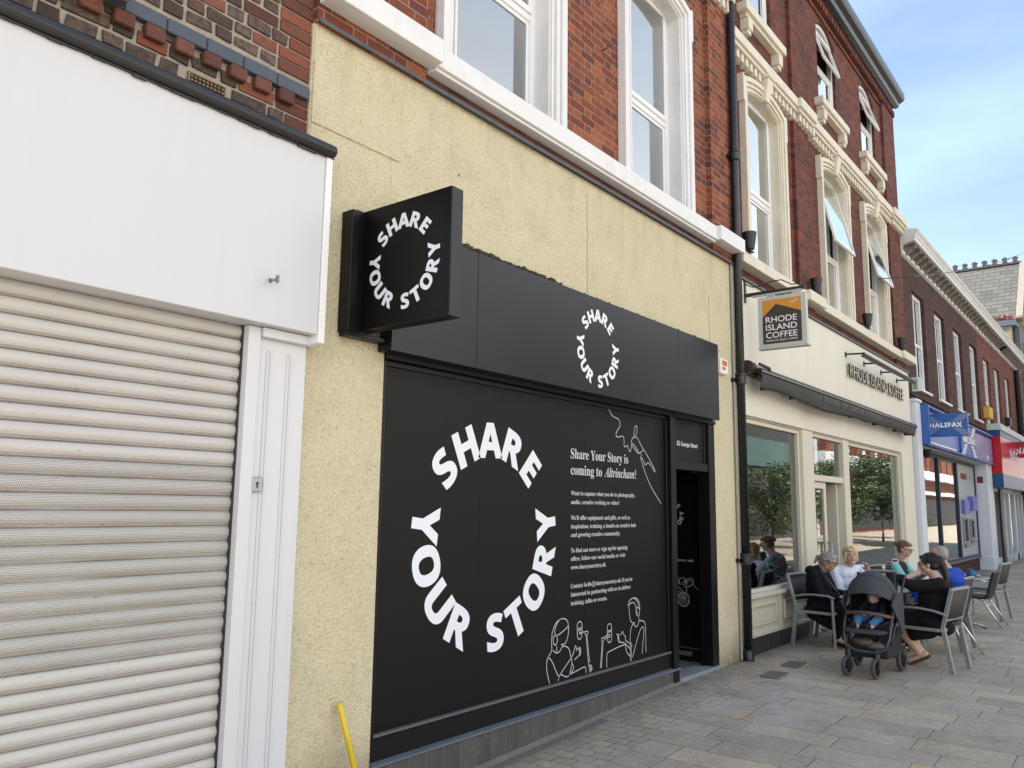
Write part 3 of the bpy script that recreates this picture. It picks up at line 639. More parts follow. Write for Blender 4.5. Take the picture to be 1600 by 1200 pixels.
mb = MB(); mb.box(3.393, 4.33, 3.662, 3.70, .29, 2.44); mb.box(4.3312, 5.64, 3.6622, 3.70, .29, 2.44); mb.box(5.6412, 7.042, 3.662, 3.70, .29, 2.44); vin = onB(mb, 'window_vinyl', 'vinyl'); vin['label'] = 'matt black window vinyl with white circular lettering'
mb = MB(); mb.box(7.20, 7.90, 3.66, 3.70, 2.056, 2.474); fan = onB(mb, 'fanlight', 'vinyl')
mb = MB(); mb.prism([(3.605, .118), (3.595, .122), (3.595, .134), (3.64, .143), (3.75, .143), (3.75, .118)], 'x', 3.362, 7.19); onB(mb, 'sill', 'grey_sill', bevel=.002)
mb = MB(); mb.box(3.362, 7.175, 3.618, 3.75, -.5, .117); onB(mb, 'stall_riser', 'riser_tile')
mb = MB(); mb.prism([(3.50, 0), (3.58, 0), (3.62, .02), (3.62, -.2), (3.50, -.2)], 'x', 3.36, 7.2)
mb.v = [(a, b, c_ + gz(a) + .004) for a, b, c_ in mb.v]; onB(mb, 'mortar_fillet', plain('cement_fillet', (.17, .155, .135), .9, var=.3, bumps=.004))
mb = MB(); mb.box(7.18, 8.09, 3.60, 3.72, -.15, .035); mb.box(7.18, 8.09, 3.722, 4.9, -.15, .030); onB(mb, 'door_step', 'step', bevel=.004)
mb = MB(); mb.add([(7.3, 3.85, .034), (8.0, 3.80, .034), (8.0, 4.3, .034), (7.3, 4.35, .034)], [(0,1,2,3)]); onB(mb, 'door_mat', plain('grey_mat', (.10, .105, .11), .9))
mb = MB(); mb.box(7.06, 7.17, 3.752, 4.9, 0, 2.6); mb.box(8.10, 8.2, 3.78, 5.2, 0, 2.6); mb.box(7.1, 8.2, 4.9, 4.95, 0, 2.6); mb.box(7.1, 8.2, 3.76, 4.9, 2.5, 2.56); onB(mb, 'lobby', 'black_frame')
mb = MB(); mb.box(8.05, 8.095, 3.66, 4.56, .045, 1.968); dr = onB(mb, 'door', 'black_frame', bevel=.003); dr['label'] = 'black shop door opened inwards, showing white lettering'
U2 = (0,-1,0)
mb = MB(); logo(mb, (8.047, 4.115, 1.53), U2, ZV, .125); polyline(mb, [(-.02,0),(.06,.06),(.11,.05),(.10,-.02),(.0,-.04)], .006, (8.047, 3.98, .82), U2, ZV, smooth=2)
text(mb, 'www.shareyourstory.uk', (8.047, 3.86, 1.045), U2, ZV, .026, .62, 'serif', align='r')
polyline(mb, [(-.2,.13),(-.13,.10),(-.08,.12),(-.02,.13),(.0,.09),(.0,-.06),(-.04,-.02),(-.1,.04),(-.2,.06)], .005, (8.047, 3.95, .75), U2, ZV)
polyline(mb, [(0,.02),(.0,.08),(.03,.11),(.07,.09),(.11,.02),(.17,.015),(.27,.035)], .005, (8.047, 3.95, .75), U2, ZV)
for rr in (.068, .058, .036, .016): polyline(mb, [(rr * math.cos(i * .3927), rr * 1.1 * math.sin(i * .3927)) for i in range(18)], .004, (8.047, 3.985, .655), U2, ZV, smooth=1)
for k_ in range(3): polyline(mb, [(-.25, .03 - k_ * .03), (-.08, .03 - k_ * .03), (.0, -.05 - k_ * .01)], .004, (8.047, 3.96, .72), U2, ZV)
for k_ in range(2): polyline(mb, [(-.075 - k_ * .012, .06), (-.065, .11), (-.01 + k_ * .01, .12), (.0 + k_ * .008, .05), (-.04, .04), (-.075 - k_ * .012, .06)], .004, (8.047, 3.96, .76), U2, ZV)
o = mb.build('lettering', M['pale_line'], dr, fix=False)
mb = MB(); mb.box(8.046, 8.05, 3.70, 4.56, .165, .172); mb.box(8.046, 8.05, 3.90, 4.3, .09, .135); mb.tube([(8.03, 3.77, .66), (8.03, 3.77, .63)], .008, 8); o = mb.build('letter_flap', M['steel'], dr); o.data.materials[0] = M['pale_line'] if False else plain('dull_metal_trim', (.12, .12, .13), .4)
# lettering on the vinyl
mb = MB(); yv = 3.6615
logo(mb, (4.455, yv, 1.395), XU, ZV, .660)
L = mb.build('lettering', M['white_vinyl'], vin, fix=False)
mb = MB()
text(mb, 'Share Your Story is', (5.445, yv, 1.985), XU, ZV, .078, .91, 'serif'); text(mb, 'coming to', (5.445, yv, 1.855), XU, ZV, .078, .47, 'serif'); text(mb, 'Altrincham!', (5.955, yv, 1.855), XU, ZV, .078, .535, 'italic')
for s, z, w in (('Want to capture what you do in photography,', 1.692, 1.02), ('audio, creative writing or video?', 1.622, .745), ("We'll offer equipment and gifts, as well as", 1.497, .93), ('inspiration, training, a hands-on creative hub', 1.430, 1.03), ('and growing creative community.', 1.364, .76),
                ('To find out more or sign up for opening', 1.242, .88), ('offers, follow our social media or visit', 1.178, .84), ('www.shareyourstory.uk', 1.112, .52),
                ("Contact hello@shareyourstory.uk if you're", .968, .96), ('interested in partnering with us to deliver', .904, .93), ('training, talks or events.', .838, .54)):
    text(mb, s, (5.45, yv, z), XU, ZV, .033, w, 'serif')
mb.build('lettering', plain('white_small_print', (.60, .60, .62), .5), vin, fix=False)
lines = []
def zp(a, b): return a, b
# line drawings, traced as single strokes: (x along the window, z)
D = [[(6.02,2.45),(6.08,2.36),(6.14,2.34),(6.22,2.33),(6.24,2.24),(6.17,2.17),(6.15,2.10),(6.22,2.10),(6.29,2.13),(6.31,2.06),(6.30,2.0),(6.33,1.98),(6.37,2.02),(6.39,1.96),(6.42,1.92),(6.45,2.02),(6.44,2.08),(6.50,2.14),(6.54,2.12)],
     [(6.49,2.12),(6.50,2.22),(6.53,2.29),(6.56,2.27),(6.55,2.18),(6.51,2.13),(6.49,2.12)], [(6.55,2.14),(6.66,2.0),(6.72,1.95),(6.92,1.72),(6.91,1.69),(6.85,1.76),(6.80,1.80),(6.76,1.82),(6.72,1.77),(6.69,1.81),(6.66,1.86),(6.62,1.87),(6.64,1.82),(6.74,1.62),(6.85,1.46),(7.03,1.28)],
     [(6.44,2.03),(6.50,1.98),(6.56,1.93),(6.60,1.92),(6.56,1.97),(6.47,2.05),(6.44,2.03)], [(6.60,1.92),(6.64,1.95),(6.69,1.98)], [(6.62,1.86),(6.64,1.92)],
     # left speaker
     [(5.17,.295),(5.13,.42),(5.13,.52),(5.17,.57),(5.20,.60),(5.19,.68),(5.20,.78),(5.25,.86),(5.32,.89),(5.40,.87),(5.42,.80),(5.40,.79),(5.36,.77),(5.30,.74),(5.25,.73)], [(5.24,.73),(5.23,.79),(5.27,.86),(5.31,.885)], [(5.42,.80),(5.42,.73),(5.39,.65),(5.35,.63),(5.31,.645),(5.34,.625)],
     [(5.21,.60),(5.26,.56),(5.31,.58),(5.33,.62),(5.39,.61),(5.43,.58),(5.45,.50),(5.47,.44),(5.44,.34),(5.43,.32)], [(5.245,.74),(5.21,.72),(5.215,.66),(5.245,.64),(5.27,.67),(5.265,.72),(5.245,.74)], [(5.26,.63),(5.26,.58)],
     [(5.15,.55),(5.20,.50),(5.25,.40),(5.29,.33),(5.31,.36),(5.45,.48),(5.49,.53),(5.51,.585),(5.52,.60),(5.53,.56),(5.54,.54)], [(5.29,.33),(5.28,.30)], [(5.31,.36),(5.41,.30),(5.50,.38),(5.47,.43)],
     [(5.54,.56),(5.60,.575),(5.55,.55),(5.61,.555),(5.55,.53),(5.61,.53),(5.56,.51),(5.60,.505),(5.56,.49),(5.50,.46)], [(5.44,.33),(5.60,.36),(5.66,.37),(5.67,.30)], [(5.70,.36),(5.76,.375),(5.71,.35),(5.77,.35),(5.72,.325),(5.77,.325),(5.72,.30)],
     # microphones
     [(5.54,.80),(5.56,.825),(5.59,.825),(5.61,.80),(5.61,.68),(5.59,.65),(5.56,.65),(5.54,.68),(5.54,.80)], [(5.54,.755),(5.61,.765)], [(5.54,.735),(5.61,.745)], [(5.61,.70),(5.57,.705),(5.57,.72),(5.66,.71),(5.69,.72),(5.70,.69),(5.67,.67),(5.65,.70)], [(5.67,.67),(5.70,.40),(5.72,.31)], [(5.68,.67),(5.72,.40)],
     [(5.99,.72),(6.01,.745),(6.04,.745),(6.06,.72),(6.06,.58),(6.04,.55),(6.01,.55),(5.99,.58),(5.99,.72)], [(5.99,.67),(6.06,.68)], [(5.99,.655),(6.06,.665)], [(6.04,.63),(5.98,.63),(5.93,.61),(5.90,.62),(5.90,.58),(5.93,.57),(5.94,.60),(6.04,.61)], [(5.91,.575),(5.88,.31)], [(5.925,.575),(5.895,.31)],
     # right speaker
     [(6.14,.62),(6.19,.605),(6.14,.60),(6.19,.585),(6.14,.58),(6.19,.565),(6.15,.555),(6.20,.545),(6.16,.53),(6.24,.52),(6.28,.50),(6.36,.43)], [(6.20,.60),(6.22,.62),(6.24,.64),(6.25,.60),(6.29,.57),(6.28,.53),(6.34,.50),(6.40,.45)], [(5.98,.30),(5.98,.44),(6.0,.455),(6.2,.485),(6.28,.49)], [(6.28,.49),(6.30,.40),(6.37,.345),(6.38,.30)],
     [(6.37,.30),(6.36,.55),(6.38,.66),(6.43,.70),(6.45,.66),(6.48,.65),(6.51,.68),(6.52,.71),(6.52,.75)], [(6.45,.70),(6.38,.71),(6.36,.78),(6.35,.86),(6.34,.90),(6.37,.92),(6.42,.93),(6.45,.91),(6.47,.86),(6.49,.80),(6.50,.76),(6.52,.77)], [(6.33,.90),(6.35,.95),(6.42,.98),(6.48,.97),(6.53,.92),(6.54,.84),(6.52,.77)], [(6.44,.97),(6.50,.93),(6.52,.86)], [(6.50,.77),(6.47,.79),(6.47,.85),(6.50,.87),(6.53,.84)],
     [(6.52,.71),(6.58,.71),(6.63,.68),(6.64,.60),(6.64,.35)], [(6.40,.33),(6.46,.46),(6.52,.58),(6.57,.64),(6.61,.63),(6.60,.52),(6.57,.345)], [(6.38,.50),(6.38,.33)]]
mb = MB()
for d in D:
    up_ = max(b for a, b in d) > 1.2
    d = [(6.02 + (a - 6.02) * .93, 2.45 - (2.45 - b) * .69) if up_ else (a, .30 + (b - .30) * .77) for a, b in d]
    polyline(mb, d, .0075, (0, yv, 0), XU, ZV)
mb.build('line_drawing', M['pale_line'], vin, fix=False)
mb = MB(); text(mb, '85 George Street', (7.30, 3.6585, 2.21), XU, ZV, .043, .46, 'serif'); mb.build('lettering', M['white_vinyl'], fan, fix=False)
# fascia sign
F = thing('black_fascia_sign', 'long black fascia sign with small white circular logo above shop window', 'sign', loc=(5.6, 3.5, 2.5))
mb = MB()
for a, b in ((3.30, 4.075), (4.079, 7.045), (7.049, 7.965)): mb.box(a, b, 3.50, 3.62, 2.505, 3.305)
build_on(mb, 'panel', M['black_panel'], F, bevel=.002)
mb = MB(); logo(mb, (5.605, 3.498, 2.885), XU, ZV, .272); build_on(mb, 'lettering', M['white_vinyl'], F, fix=False)
mb = MB(); mb.box(3.305, 7.96, 3.515, 3.62, 3.306, 3.312); 
random.seed(5)
for i in range(420):   # moss and dirt lying on the top edge
    x = 3.9 + abs(random.gauss(0, 1)) * .75 if random.random() < .7 else random.uniform(3.8, 7.9)
    if x > 7.9: continue
    s = random.uniform(.006, .018) * (1.4 if x < 5.1 else .6); mb.sphere((x, random.uniform(3.515, 3.60), 3.312 + s * .4), (s * 1.3, s, s * random.uniform(.5, 1.2)), 5, 3)
M['moss'] = plain('dried_moss', (.05, .042, .022), .95, var=.5, vs=30); o = build_on(mb, 'moss', M['moss'], F); o['kind'] = 'stuff'
# projecting sign
Pj = thing('projecting_sign', 'square black box sign with white circular logo sticking out from cream wall', 'sign', loc=(3.15, 3.6, 2.6))
mb = MB(); mb.box(3.105, 3.195, 2.86, 3.555, 2.592, 3.312); build_on(mb, 'sign_box', M['black_panel'], Pj, bevel=.003)
mb = MB(); mb.box(3.10, 3.1045, 2.862, 3.553, 2.594, 3.310); build_on(mb, 'front_plate', M['vinyl'], Pj)
mb = MB(); mb.box(2.985, 3.04, 3.525, 3.62, 2.575, 3.29); mb.box(3.04, 3.26, 3.555, 3.62, 2.575, 3.31); mb.box(2.99, 3.30, 3.54, 3.61, 2.548, 2.5745); build_on(mb, 'wall_mount', M['black_frame'], Pj, bevel=.003)
mb = MB(); logo(mb, (3.0985, 3.215, 2.953), U2, ZV, .236); 
build_on(mb, 'lettering', M['white_vinyl'], Pj, fix=False)
# alarm box on the cream pier
t = thing('alarm_box', 'small white alarm box with orange mark on cream wall beside the downpipe', 'alarm', loc=(8.27, 3.6, 3.12))
mb = MB(); mb.box(8.18, 8.37, 3.565, 3.62, 3.04, 3.21); build_on(mb, 'casing', M['white_upvc'], t, bevel=.008)
mb = MB(); mb.box(8.215, 8.335, 3.562, 3.5645, 3.13, 3.185); mb.box(8.215, 8.30, 3.562, 3.5645, 3.085, 3.115); build_on(mb, 'badge', plain('orange_badge', (.65, .13, .03), .5), t)
# downpipe
DP = thing('downpipe', 'tall black cast iron downpipe between cream shop and brick cafe', 'downpipe', loc=(8.66, 3.55, 0))
mb = MB(); mb.tube([(8.66, 3.545, .06), (8.66, 3.545, 10.2)], .046, 14)
mb.lathe((8.66, 3.545, .0), (0,0,1), [(.058,.0), (.058,.10), (.046,.12)], 14); build_on(mb, 'pipe', M['pipe'], DP, smooth=True)
for z in (1.05, 3.02, 5.65, 8.2):
    mb = MB(); mb.lathe((8.66, 3.545, z), (0,0,1), [(.046,-.04), (.062,-.04), (.062,-.02), (.056,-.015), (.056,.05), (.066,.055), (.066,.075), (.046,.075)], 16); mb.box(8.56, 8.76, 3.58, 3.62, z - .02, z + .02); build_on(mb, 'collar', M['pipe'], DP, smooth=False)
mb = MB(); mb.tube([(8.60, 3.598, .02), (8.60, 3.598, 4.35)], .013, 8); build_on(mb, 'conduit', plain('pale_grey_cable', (.33, .33, .31), .6, var=.3), DP)
t = thing('yellow_pole', 'bright yellow painted pole leaning on cream wall beside the black window', 'pole', loc=(3.1, 3.5, .4))
mb = MB(); mb.tube([(3.085, 3.585, .53), (3.088, 3.58, .515), (3.20, 3.42, -.14)], [.010, .0165, .0165], 12); build_on(mb, 'shaft', plain('worn_yellow_paint', (.72, .50, .02), .35, var=.12, dirt=.5), t, smooth=True)

# ------------------------------------------------------------------ C: the cafe building
K = thing('cafe_building', 'tall sooty red brick cafe building with cream stone window surrounds', 'building', loc=(12.9, 3.62, 0))
PK = Matrix.Translation(-Vector(K.location))
def onK(o): o.parent = K; o.matrix_parent_inverse = PK; return o
W1 = [(9.29, 10.39, 4.55, 6.86), (12.25, 13.35, 4.55, 6.86), (14.60, 15.70, 4.55, 6.86)]
W2 = [(9.36, 10.32, 7.93, 9.44), (12.36, 13.30, 7.93, 9.44), (14.78, 15.72, 7.93, 9.44)]
mb = MB(); wall_holes(mb, 8.705, 17.10, 4.25, 9.95, 3.655, 4.0, W1 + W2)
for a, b in ((10.97, 11.58), (16.23, 17.098)): mb.box(a, b, 3.605, 3.655, 4.25, 9.6)
for i in range(56):   # brick corbels under the gutter
    x = 8.76 + i * .15; mb.box(x, x + .085, 3.57, 3.655, 9.54, 9.66)
mb.box(8.705, 17.10, 3.60, 3.655, 9.662, 9.74); mb.box(8.705, 17.10, 3.57, 3.655, 9.742, 9.95); mb.box(8.705, 17.10, 3.625, 3.655, 9.44, 9.50)
for a, b, c_, d_ in W2:   # arched heads of the top windows
    N = 10; pts = [(a, 9.443)] + [(a + (b - a) * i / N, 9.25 + .18 * (1 - (2 * i / N - 1) ** 2)) for i in range(N + 1)] + [(b, 9.443)]
    for i in range(N):
        x0, x1 = a + (b - a) * i / N, a + (b - a) * (i + 1) / N; f = lambda x: 9.25 + .18 * (1 - (2 * (x - a) / (b - a) - 1) ** 2)
        mb.prism([(x0, f(x0)), (x1, f(x1)), (x1, 9.441), (x0, 9.441)], 'y', 3.657, 3.99)
mb.box(17.05, 17.10, 4.0, 13, 0, 9.95)
build_on(mb, 'brick_wall', M['brick_red'], K)
mb = MB(); mb.box(8.71, 17.05, 4.35, 12.5, 9.95, 10.0); build_on(mb, 'roof', M['lead'], K)
mb = MB(); mb.prism([(3.57, 9.74), (3.50, 9.76), (3.47, 9.83), (3.40, 9.86), (3.375, 9.90), (3.375, 10.02), (3.42, 10.03), (3.44, 9.98), (3.6, 9.98), (3.75, 10.15), (3.75, 9.951), (3.57, 9.951)], 'x', 8.70, 17.16); build_on(mb, 'gutter', M['pipe'], K, bevel=.006)
curtain(12.28, 13.32, 3.93, 4.56, 6.84, 9, 'sheer net curtain in the upper cafe window whose top sash stands open above the sign')
curtain(14.63, 15.67, 3.93, 4.56, 6.84, 9, 'sheer net curtain in the upper cafe window farthest right')
# string course with dentils
mb = MB(); mb.box(8.72, 17.12, 3.51, 3.655, 7.20, 7.33); mb.box(8.72, 17.12, 3.54, 3.655, 7.15, 7.1995)
for a, b in ((10.93, 11.62), (16.2, 17.16)): mb.box(a, b, 3.465, 3.51, 7.202, 7.345); mb.box(a + .02, b - .02, 3.50, 3.54, 7.151, 7.199)
build_on(mb, 'string_course', M['stone_cream'], K, bevel=.006)
mb = MB(); x = 8.76
while x < 17.05:
    py = 3.53 if (10.93 < x < 11.6 or x > 16.2) else 3.57; mb.box(x, x + .075, py, 3.66, 7.045, 7.148); x += .142
build_on(mb, 'dentils', M['stone_cream'], K, bevel=.004)
mb = MB(); mb.box(8.76, 10.93, 3.505, 3.66, 4.42, 4.552); mb.box(11.62, 16.2, 3.505, 3.66, 4.42, 4.552); mb.box(10.932, 11.618, 3.45, 3.66, 4.415, 4.56); mb.box(16.202, 17.14, 3.45, 3.66, 4.415, 4.56)
build_on(mb, 'sill_band', M['stone_cream'], K, bevel=.008, seg=2)
for i, (a, b, z0, z1) in enumerate(W1):
    surround(K, (a + b) / 2, (b - a) / 2, .175, z0, z1, 3.655, 'stone_cream', ztop=7.12)
    onK(sash_window(None, a + .005, b - .005, z0, z1, 3.75, 5.55, tilt=(0, 13, 14)[i], blind=(.045, .05, None)[i]))
for i, (a, b, z0, z1) in enumerate(W2):
    cx = (a + b) / 2
    mb = MB(); mb.box(cx - .70, cx + .70, 3.52, 3.67, 7.79, 7.905); mb.box(cx - .62, cx + .62, 3.56, 3.67, 7.74, 7.789)
    for s in (-1, 1): mb.box(cx + s * .53 - .07, cx + s * .53 + .07, 3.54, 3.67, 7.58, 7.739); mb.box(cx + s * .53 - .05, cx + s * .53 + .05, 3.56, 3.66, 7.52, 7.579)
    build_on(mb, 'sill', M['stone_cream'], K, bevel=.006)
    fr = onK(sash_window(None, a + .003, b - .003, z0, 9.25, 3.70, 8.62, tilt=(0, 15, 17)[i]))
    N = 12; mb = MB(); out = [(a + (b - a) * j / N, 9.248 + .18 * (1 - (2 * j / N - 1) ** 2)) for j in range(N + 1)]; inn = [(cx + (x - cx) * .86, 9.248 + (z - 9.248) * .62) for x, z in out]
    mb.ring(out, inn, 3.70, 3.76); mb.build('arched_head', M['white_upvc'], fr, bevel=.004)
for z0, z1, nm in ((4.4, 7.3, 0), (7.4, 9.8, 1)): onK(room('room', 8.8, 17.0, 4.001, 8.0, z0, z1, None, 'room_grey'))
# stucco shop fascia, flashing and shopfront
mb = MB(); wall_holes(mb, 8.76, 17.06, -.1, 4.25, 3.60, 3.86, [(8.86, 16.20, -.1, 2.66)]); build_on(mb, 'stucco_front', M['stucco_cream'], K, bevel=.006)
mb = MB(); mb.prism([(3.66, 4.33), (3.57, 4.275), (3.572, 4.245), (3.60, 4.252), (3.66, 4.252)], 'x', 8.74, 17.09); build_on(mb, 'lead_flashing', M['lead'], K, bevel=.004)
mb = MB(); frame(mb, 8.862, 10.84, .66, 2.64, 3.66, 3.74, .05, .04, .05); mb.box(10.842, 11.27, 3.615, 3.84, 0, 2.655); mb.box(11.272, 12.70, 3.65, 3.78, 1.995, 2.08); mb.box(12.702, 12.98, 3.635, 3.80, 0, 2.655)
frame(mb, 12.982, 16.198, .66, 2.64, 3.66, 3.74, .05, .04, .05); mb.box(11.272, 12.70, 3.655, 3.78, 2.60, 2.655); mb.box(11.272, 11.31, 3.66, 3.78, 0, 1.994)
for a, b in ((8.862, 10.838), (12.982, 16.198)):
    mb.box(a, b, 3.58, 3.76, .615, .658); mb.box(a, b, 3.635, 3.76, .19, .614); mb.box(a, b, 3.615, 3.634, .19, .235)
    w = (b - a) / (2 if b < 11 else 3)
    for j in range(2 if b < 11 else 3):
        x0, x1 = a + j * w, a + (j + 1) * w; mb.box(x0, x0 + .045, 3.615, 3.634, .236, .614); mb.box(x1 - .045, x1, 3.615, 3.634, .236, .614)
        frame(mb, x0 + .13, x1 - .13, .305, .535, 3.610, 3.634, .022); frame(mb, x0 + .165, x1 - .165, .34, .50, 3.622, 3.6345, .010)
mb.box(8.862, 16.198, 3.64, 3.66, 2.642, 2.66)
SF = build_on(mb, 'shopfront_frame', M['joinery_cream'], K, bevel=.004)
mb = MB(); mb.box(8.862, 10.838, 3.612, 3.76, -.1, .188); mb.box(12.982, 16.198, 3.612, 3.76, -.1, .188); build_on(mb, 'plinth', M['plinth_tile'], K)
for a, b, c_, d_ in ((8.913, 10.789, .70, 2.59), (13.033, 16.147, .70, 2.59), (11.312, 12.70, 2.082, 2.598)):
    mb = MB(); mb.box(a, b, 3.705, 3.711, c_, d_); build_on(mb, 'pane', M['shop_glass'], K)
mb = MB(); frame(mb, 11.314, 11.98, .05, 1.985, 3.69, 3.735, .09, .25, .09); dl = onK(mb.build('door', M['joinery_cream'], None, bevel=.004)); dl['label'] = 'fixed cream glazed cafe door leaf'
mb = MB(); mb.box(11.405, 11.89, 3.71, 3.716, .30, 1.895); mb.build('pane', M['shop_glass'], dl)
mb = MB(); mb.box(12.63, 12.675, 3.74, 4.40, .05, 1.985); do = onK(mb.build('door', M['joinery_cream'], None, bevel=.004)); do['label'] = 'cream glazed cafe door leaf standing open'
mb = MB(); mb.tube([(11.96, 3.69, 1.15), (11.96, 3.64, 1.15), (11.96, 3.64, .55), (11.96, 3.69, .55)], .016, 8); mb.build('handle', M['steel'], dl, smooth=True)
mb = MB(); mb.box(11.3, 12.7, 3.55, 3.9, -.05, .045); build_on(mb, 'door_step', M['step'], K)
mb = MB(); mb.add([(8.8,3.87,.05),(16.6,3.87,.05),(16.6,9.5,.05),(8.8,9.5,.05)], [(0,1,2,3)]); mb.add([(8.8,3.87,2.9),(16.6,3.87,2.9),(16.6,9.5,2.9),(8.8,9.5,2.9)], [(3,2,1,0)])
for x in (8.8, 16.6): mb.add([(x,3.87,.05),(x,9.5,.05),(x,9.5,2.9),(x,3.87,2.9)], [(0,1,2,3)])
mb.add([(8.8,9.5,.05),(16.6,9.5,.05),(16.6,9.5,2.9),(8.8,9.5,2.9)], [(0,1,2,3)]); build_on(mb, 'room', M['room_grey'], K)
mb = MB(); mb.box(13.1, 16.1, 6.9, 7.4, .05, 1.1); mb.box(13.0, 16.2, 6.85, 7.45, 1.1, 1.15); build_on(mb, 'counter', plain('dark_timber_counter', (.08, .05, .03), .5), K)
# awning
W = thing('awning', 'folded charcoal fabric awning with pale lettering across the cafe front', 'awning', loc=(12.7, 3.5, 3.1))
mb = MB(); mb.tube([(8.82, 3.52, 3.20), (17.0, 3.52, 3.20)], .045, 12); mb.box(8.80, 16.98, 3.55, 3.60, 3.13, 3.26); build_on(mb, 'cassette', M['awning_metal'], W)
mb = MB(); mb.box(8.88, 16.42, 3.385, 3.43, 3.135, 3.178); build_on(mb, 'front_bar', M['awning_metal'], W, bevel=.004)
mb = MB(); mb.box(8.88, 16.42, 3.378, 3.384, 3.140, 3.152); build_on(mb, 'bar_trim', M['silver'], W)
mb = MB(); N = 120
for i in range(N + 1):
    x = 8.89 + 7.52 * i / N; sag = .008 * math.sin(x * 2.7) + .006 * math.sin(x * 6.1) - .05 * math.exp(-((x - 11.3) / 1.3) ** 2); 
    for j, (dy, z) in enumerate(((0, 3.134), (-.006, 3.07), (.004 + .012 * math.sin(x * 5), 3.005 + sag * .9), (.02 + .01 * math.sin(x * 5), 2.965 + sag))): mb.v.append((x, 3.392 + dy, z))
for i in range(N):
    for j in range(3): a = i * 4 + j; mb.f.append((a, a + 4, a + 5, a + 1)); mb.m.append(0)
vl = build_on(mb, 'valance', M['awning'], W, smooth=True); s = vl.modifiers.new('s', 'SOLIDIFY'); s.thickness = .004
mb = MB(); text(mb, 'HOME OF GREAT COFFEE', (11.05, 3.376, 3.03), XU, ZV, .075, 2.9, 'serif'); build_on(mb, 'lettering', plain('faded_awning_lettering', (.15, .145, .135), .8), W, fix=False)
for x in (9.15, 10.1, 11.35, 12.0, 12.6, 13.9, 15.2, 16.0):
    mb = MB(); mb.beam((x, 3.60, 3.22), (x + .05, 3.44, 2.99 if x < 15.5 else 3.05), .05, .035); mb.box(x - .04, x + .12, 3.42, 3.50, 2.955, 2.995); build_on(mb, 'folding_arm', M['awning_metal'], W)
mb = MB(); mb.box(8.80, 8.90, 3.50, 3.60, 3.12, 3.27); mb.lathe((8.79, 3.5, 3.20), (1,0,0), [(0,0), (.055,0), (.055,.1)], 16); mb.tube([(8.95, 3.44, 3.24), (9.1, 3.38, 3.2), (9.3, 3.45, 3.12)], .02, 8); build_on(mb, 'end_bracket', plain('rusty_brown_bracket', (.045, .03, .024), .6, var=.4), W, bevel=.005)
# raised letters
t = thing('raised_letters', 'raised cream shop letters with dark edges along the cafe stucco', 'sign lettering', loc=(14.6, 3.55, 3.7))
def word_run(words, x0, z, h, total, ext, y, off, style=''):
    mb = MB(); mb2 = None; text(mb, words, (x0, y, z), XU, ZV, h, total, style, off=off, ext=ext, lift=0); return mb
mb = word_run('RHODE ISLAND COFFEE', 12.96, 3.64, .20, 3.42, .010, 3.56, .018); build_on(mb, 'letter_edge', plain('dark_bronze_edge', (.07, .06, .055), .5), t, fix=False)
mb = MB(); text(mb, 'RHODE ISLAND COFFEE', (12.972, 3.546, 3.645), XU, ZV, .19, 3.395, '', off=-.010); build_on(mb, 'letter_face', plain('cream_letter_face', (.62, .59, .50), .5), t, fix=False)
# light rail
t = thing('trough_light', 'long dark picture light on four arms above the raised cafe letters', 'wall light', loc=(14.5, 3.4, 3.96))
mb = MB(); mb.tube([(12.93, 3.335, 3.965), (16.35, 3.335, 3.965)], .028, 10); mb.box(12.93, 16.35, 3.335, 3.37, 3.925, 3.945); build_on(mb, 'trough', plain('bronze_trough', (.055, .05, .045), .35), t)
for x in (12.93, 13.94, 15.0, 16.1):
    mb = MB(); mb.tube([(x, 3.60, 3.985), (x, 3.34, 3.972)], .014, 8); mb.box(x - .025, x + .025, 3.585, 3.60, 3.94, 4.02); build_on(mb, 'arm', M['dark_metal'], t)
# hanging sign
H = thing('hanging_sign', 'square hanging sign with orange sky and brown peak on an iron bracket', 'sign', loc=(8.98, 3.2, 3.7))
hx = 8.98
mb = MB(); mb.box(hx - .02, hx + .02, 3.585, 3.60, 3.98, 4.25); mb.box(hx - .014, hx + .014, 2.90, 3.585, 4.045, 4.085)
mb.tube([(hx, 3.585, 4.20), (hx, 3.50, 4.155), (hx, 3.40, 4.155), (hx, 3.28, 4.19), (hx, 3.16, 4.19), (hx, 3.05, 4.12), (hx, 2.98, 4.115), (hx, 2.93, 4.16)], .007, 6)
mb.tube([(hx, 3.36 + .042 * math.cos(i * .3927), 4.12 + .042 * math.sin(i * .3927)) for i in range(17)], .006, 6); build_on(mb, 'bracket', M['dark_metal'], H)
mb = MB(); mb.box(hx - .03, hx + .03, 2.885, 3.435, 3.415, 4.005); mb.box(hx - .045, hx + .045, 2.865, 3.44, 3.395, 3.414); build_on(mb, 'panel', plain('pale_grey_sign_frame', (.50, .53, .49), .45), H, bevel=.004)
mb = MB(); mb.tube([(hx - .01, 3.50, 4.035), (hx - .01, 2.93, 4.04)], .015, 8); mb.box(hx - .03, hx + .03, 3.25, 3.33, 4.005, 4.045); mb.box(hx - .03, hx + .03, 2.96, 3.04, 4.005, 4.045); build_on(mb, 'lamp_tube', plain('grubby_white_lamp', (.45, .45, .42), .4), H)
fx = hx - .0315
mb = MB(); mb.add([(fx, 3.382, 3.455), (fx, 2.94, 3.455), (fx, 2.94, 3.965), (fx, 3.382, 3.965)], [(0,1,2,3)]); build_on(mb, 'orange_field', plain('orange_sign_paint', (.60, .27, .035), .5, var=.08), H)
fx -= .0015
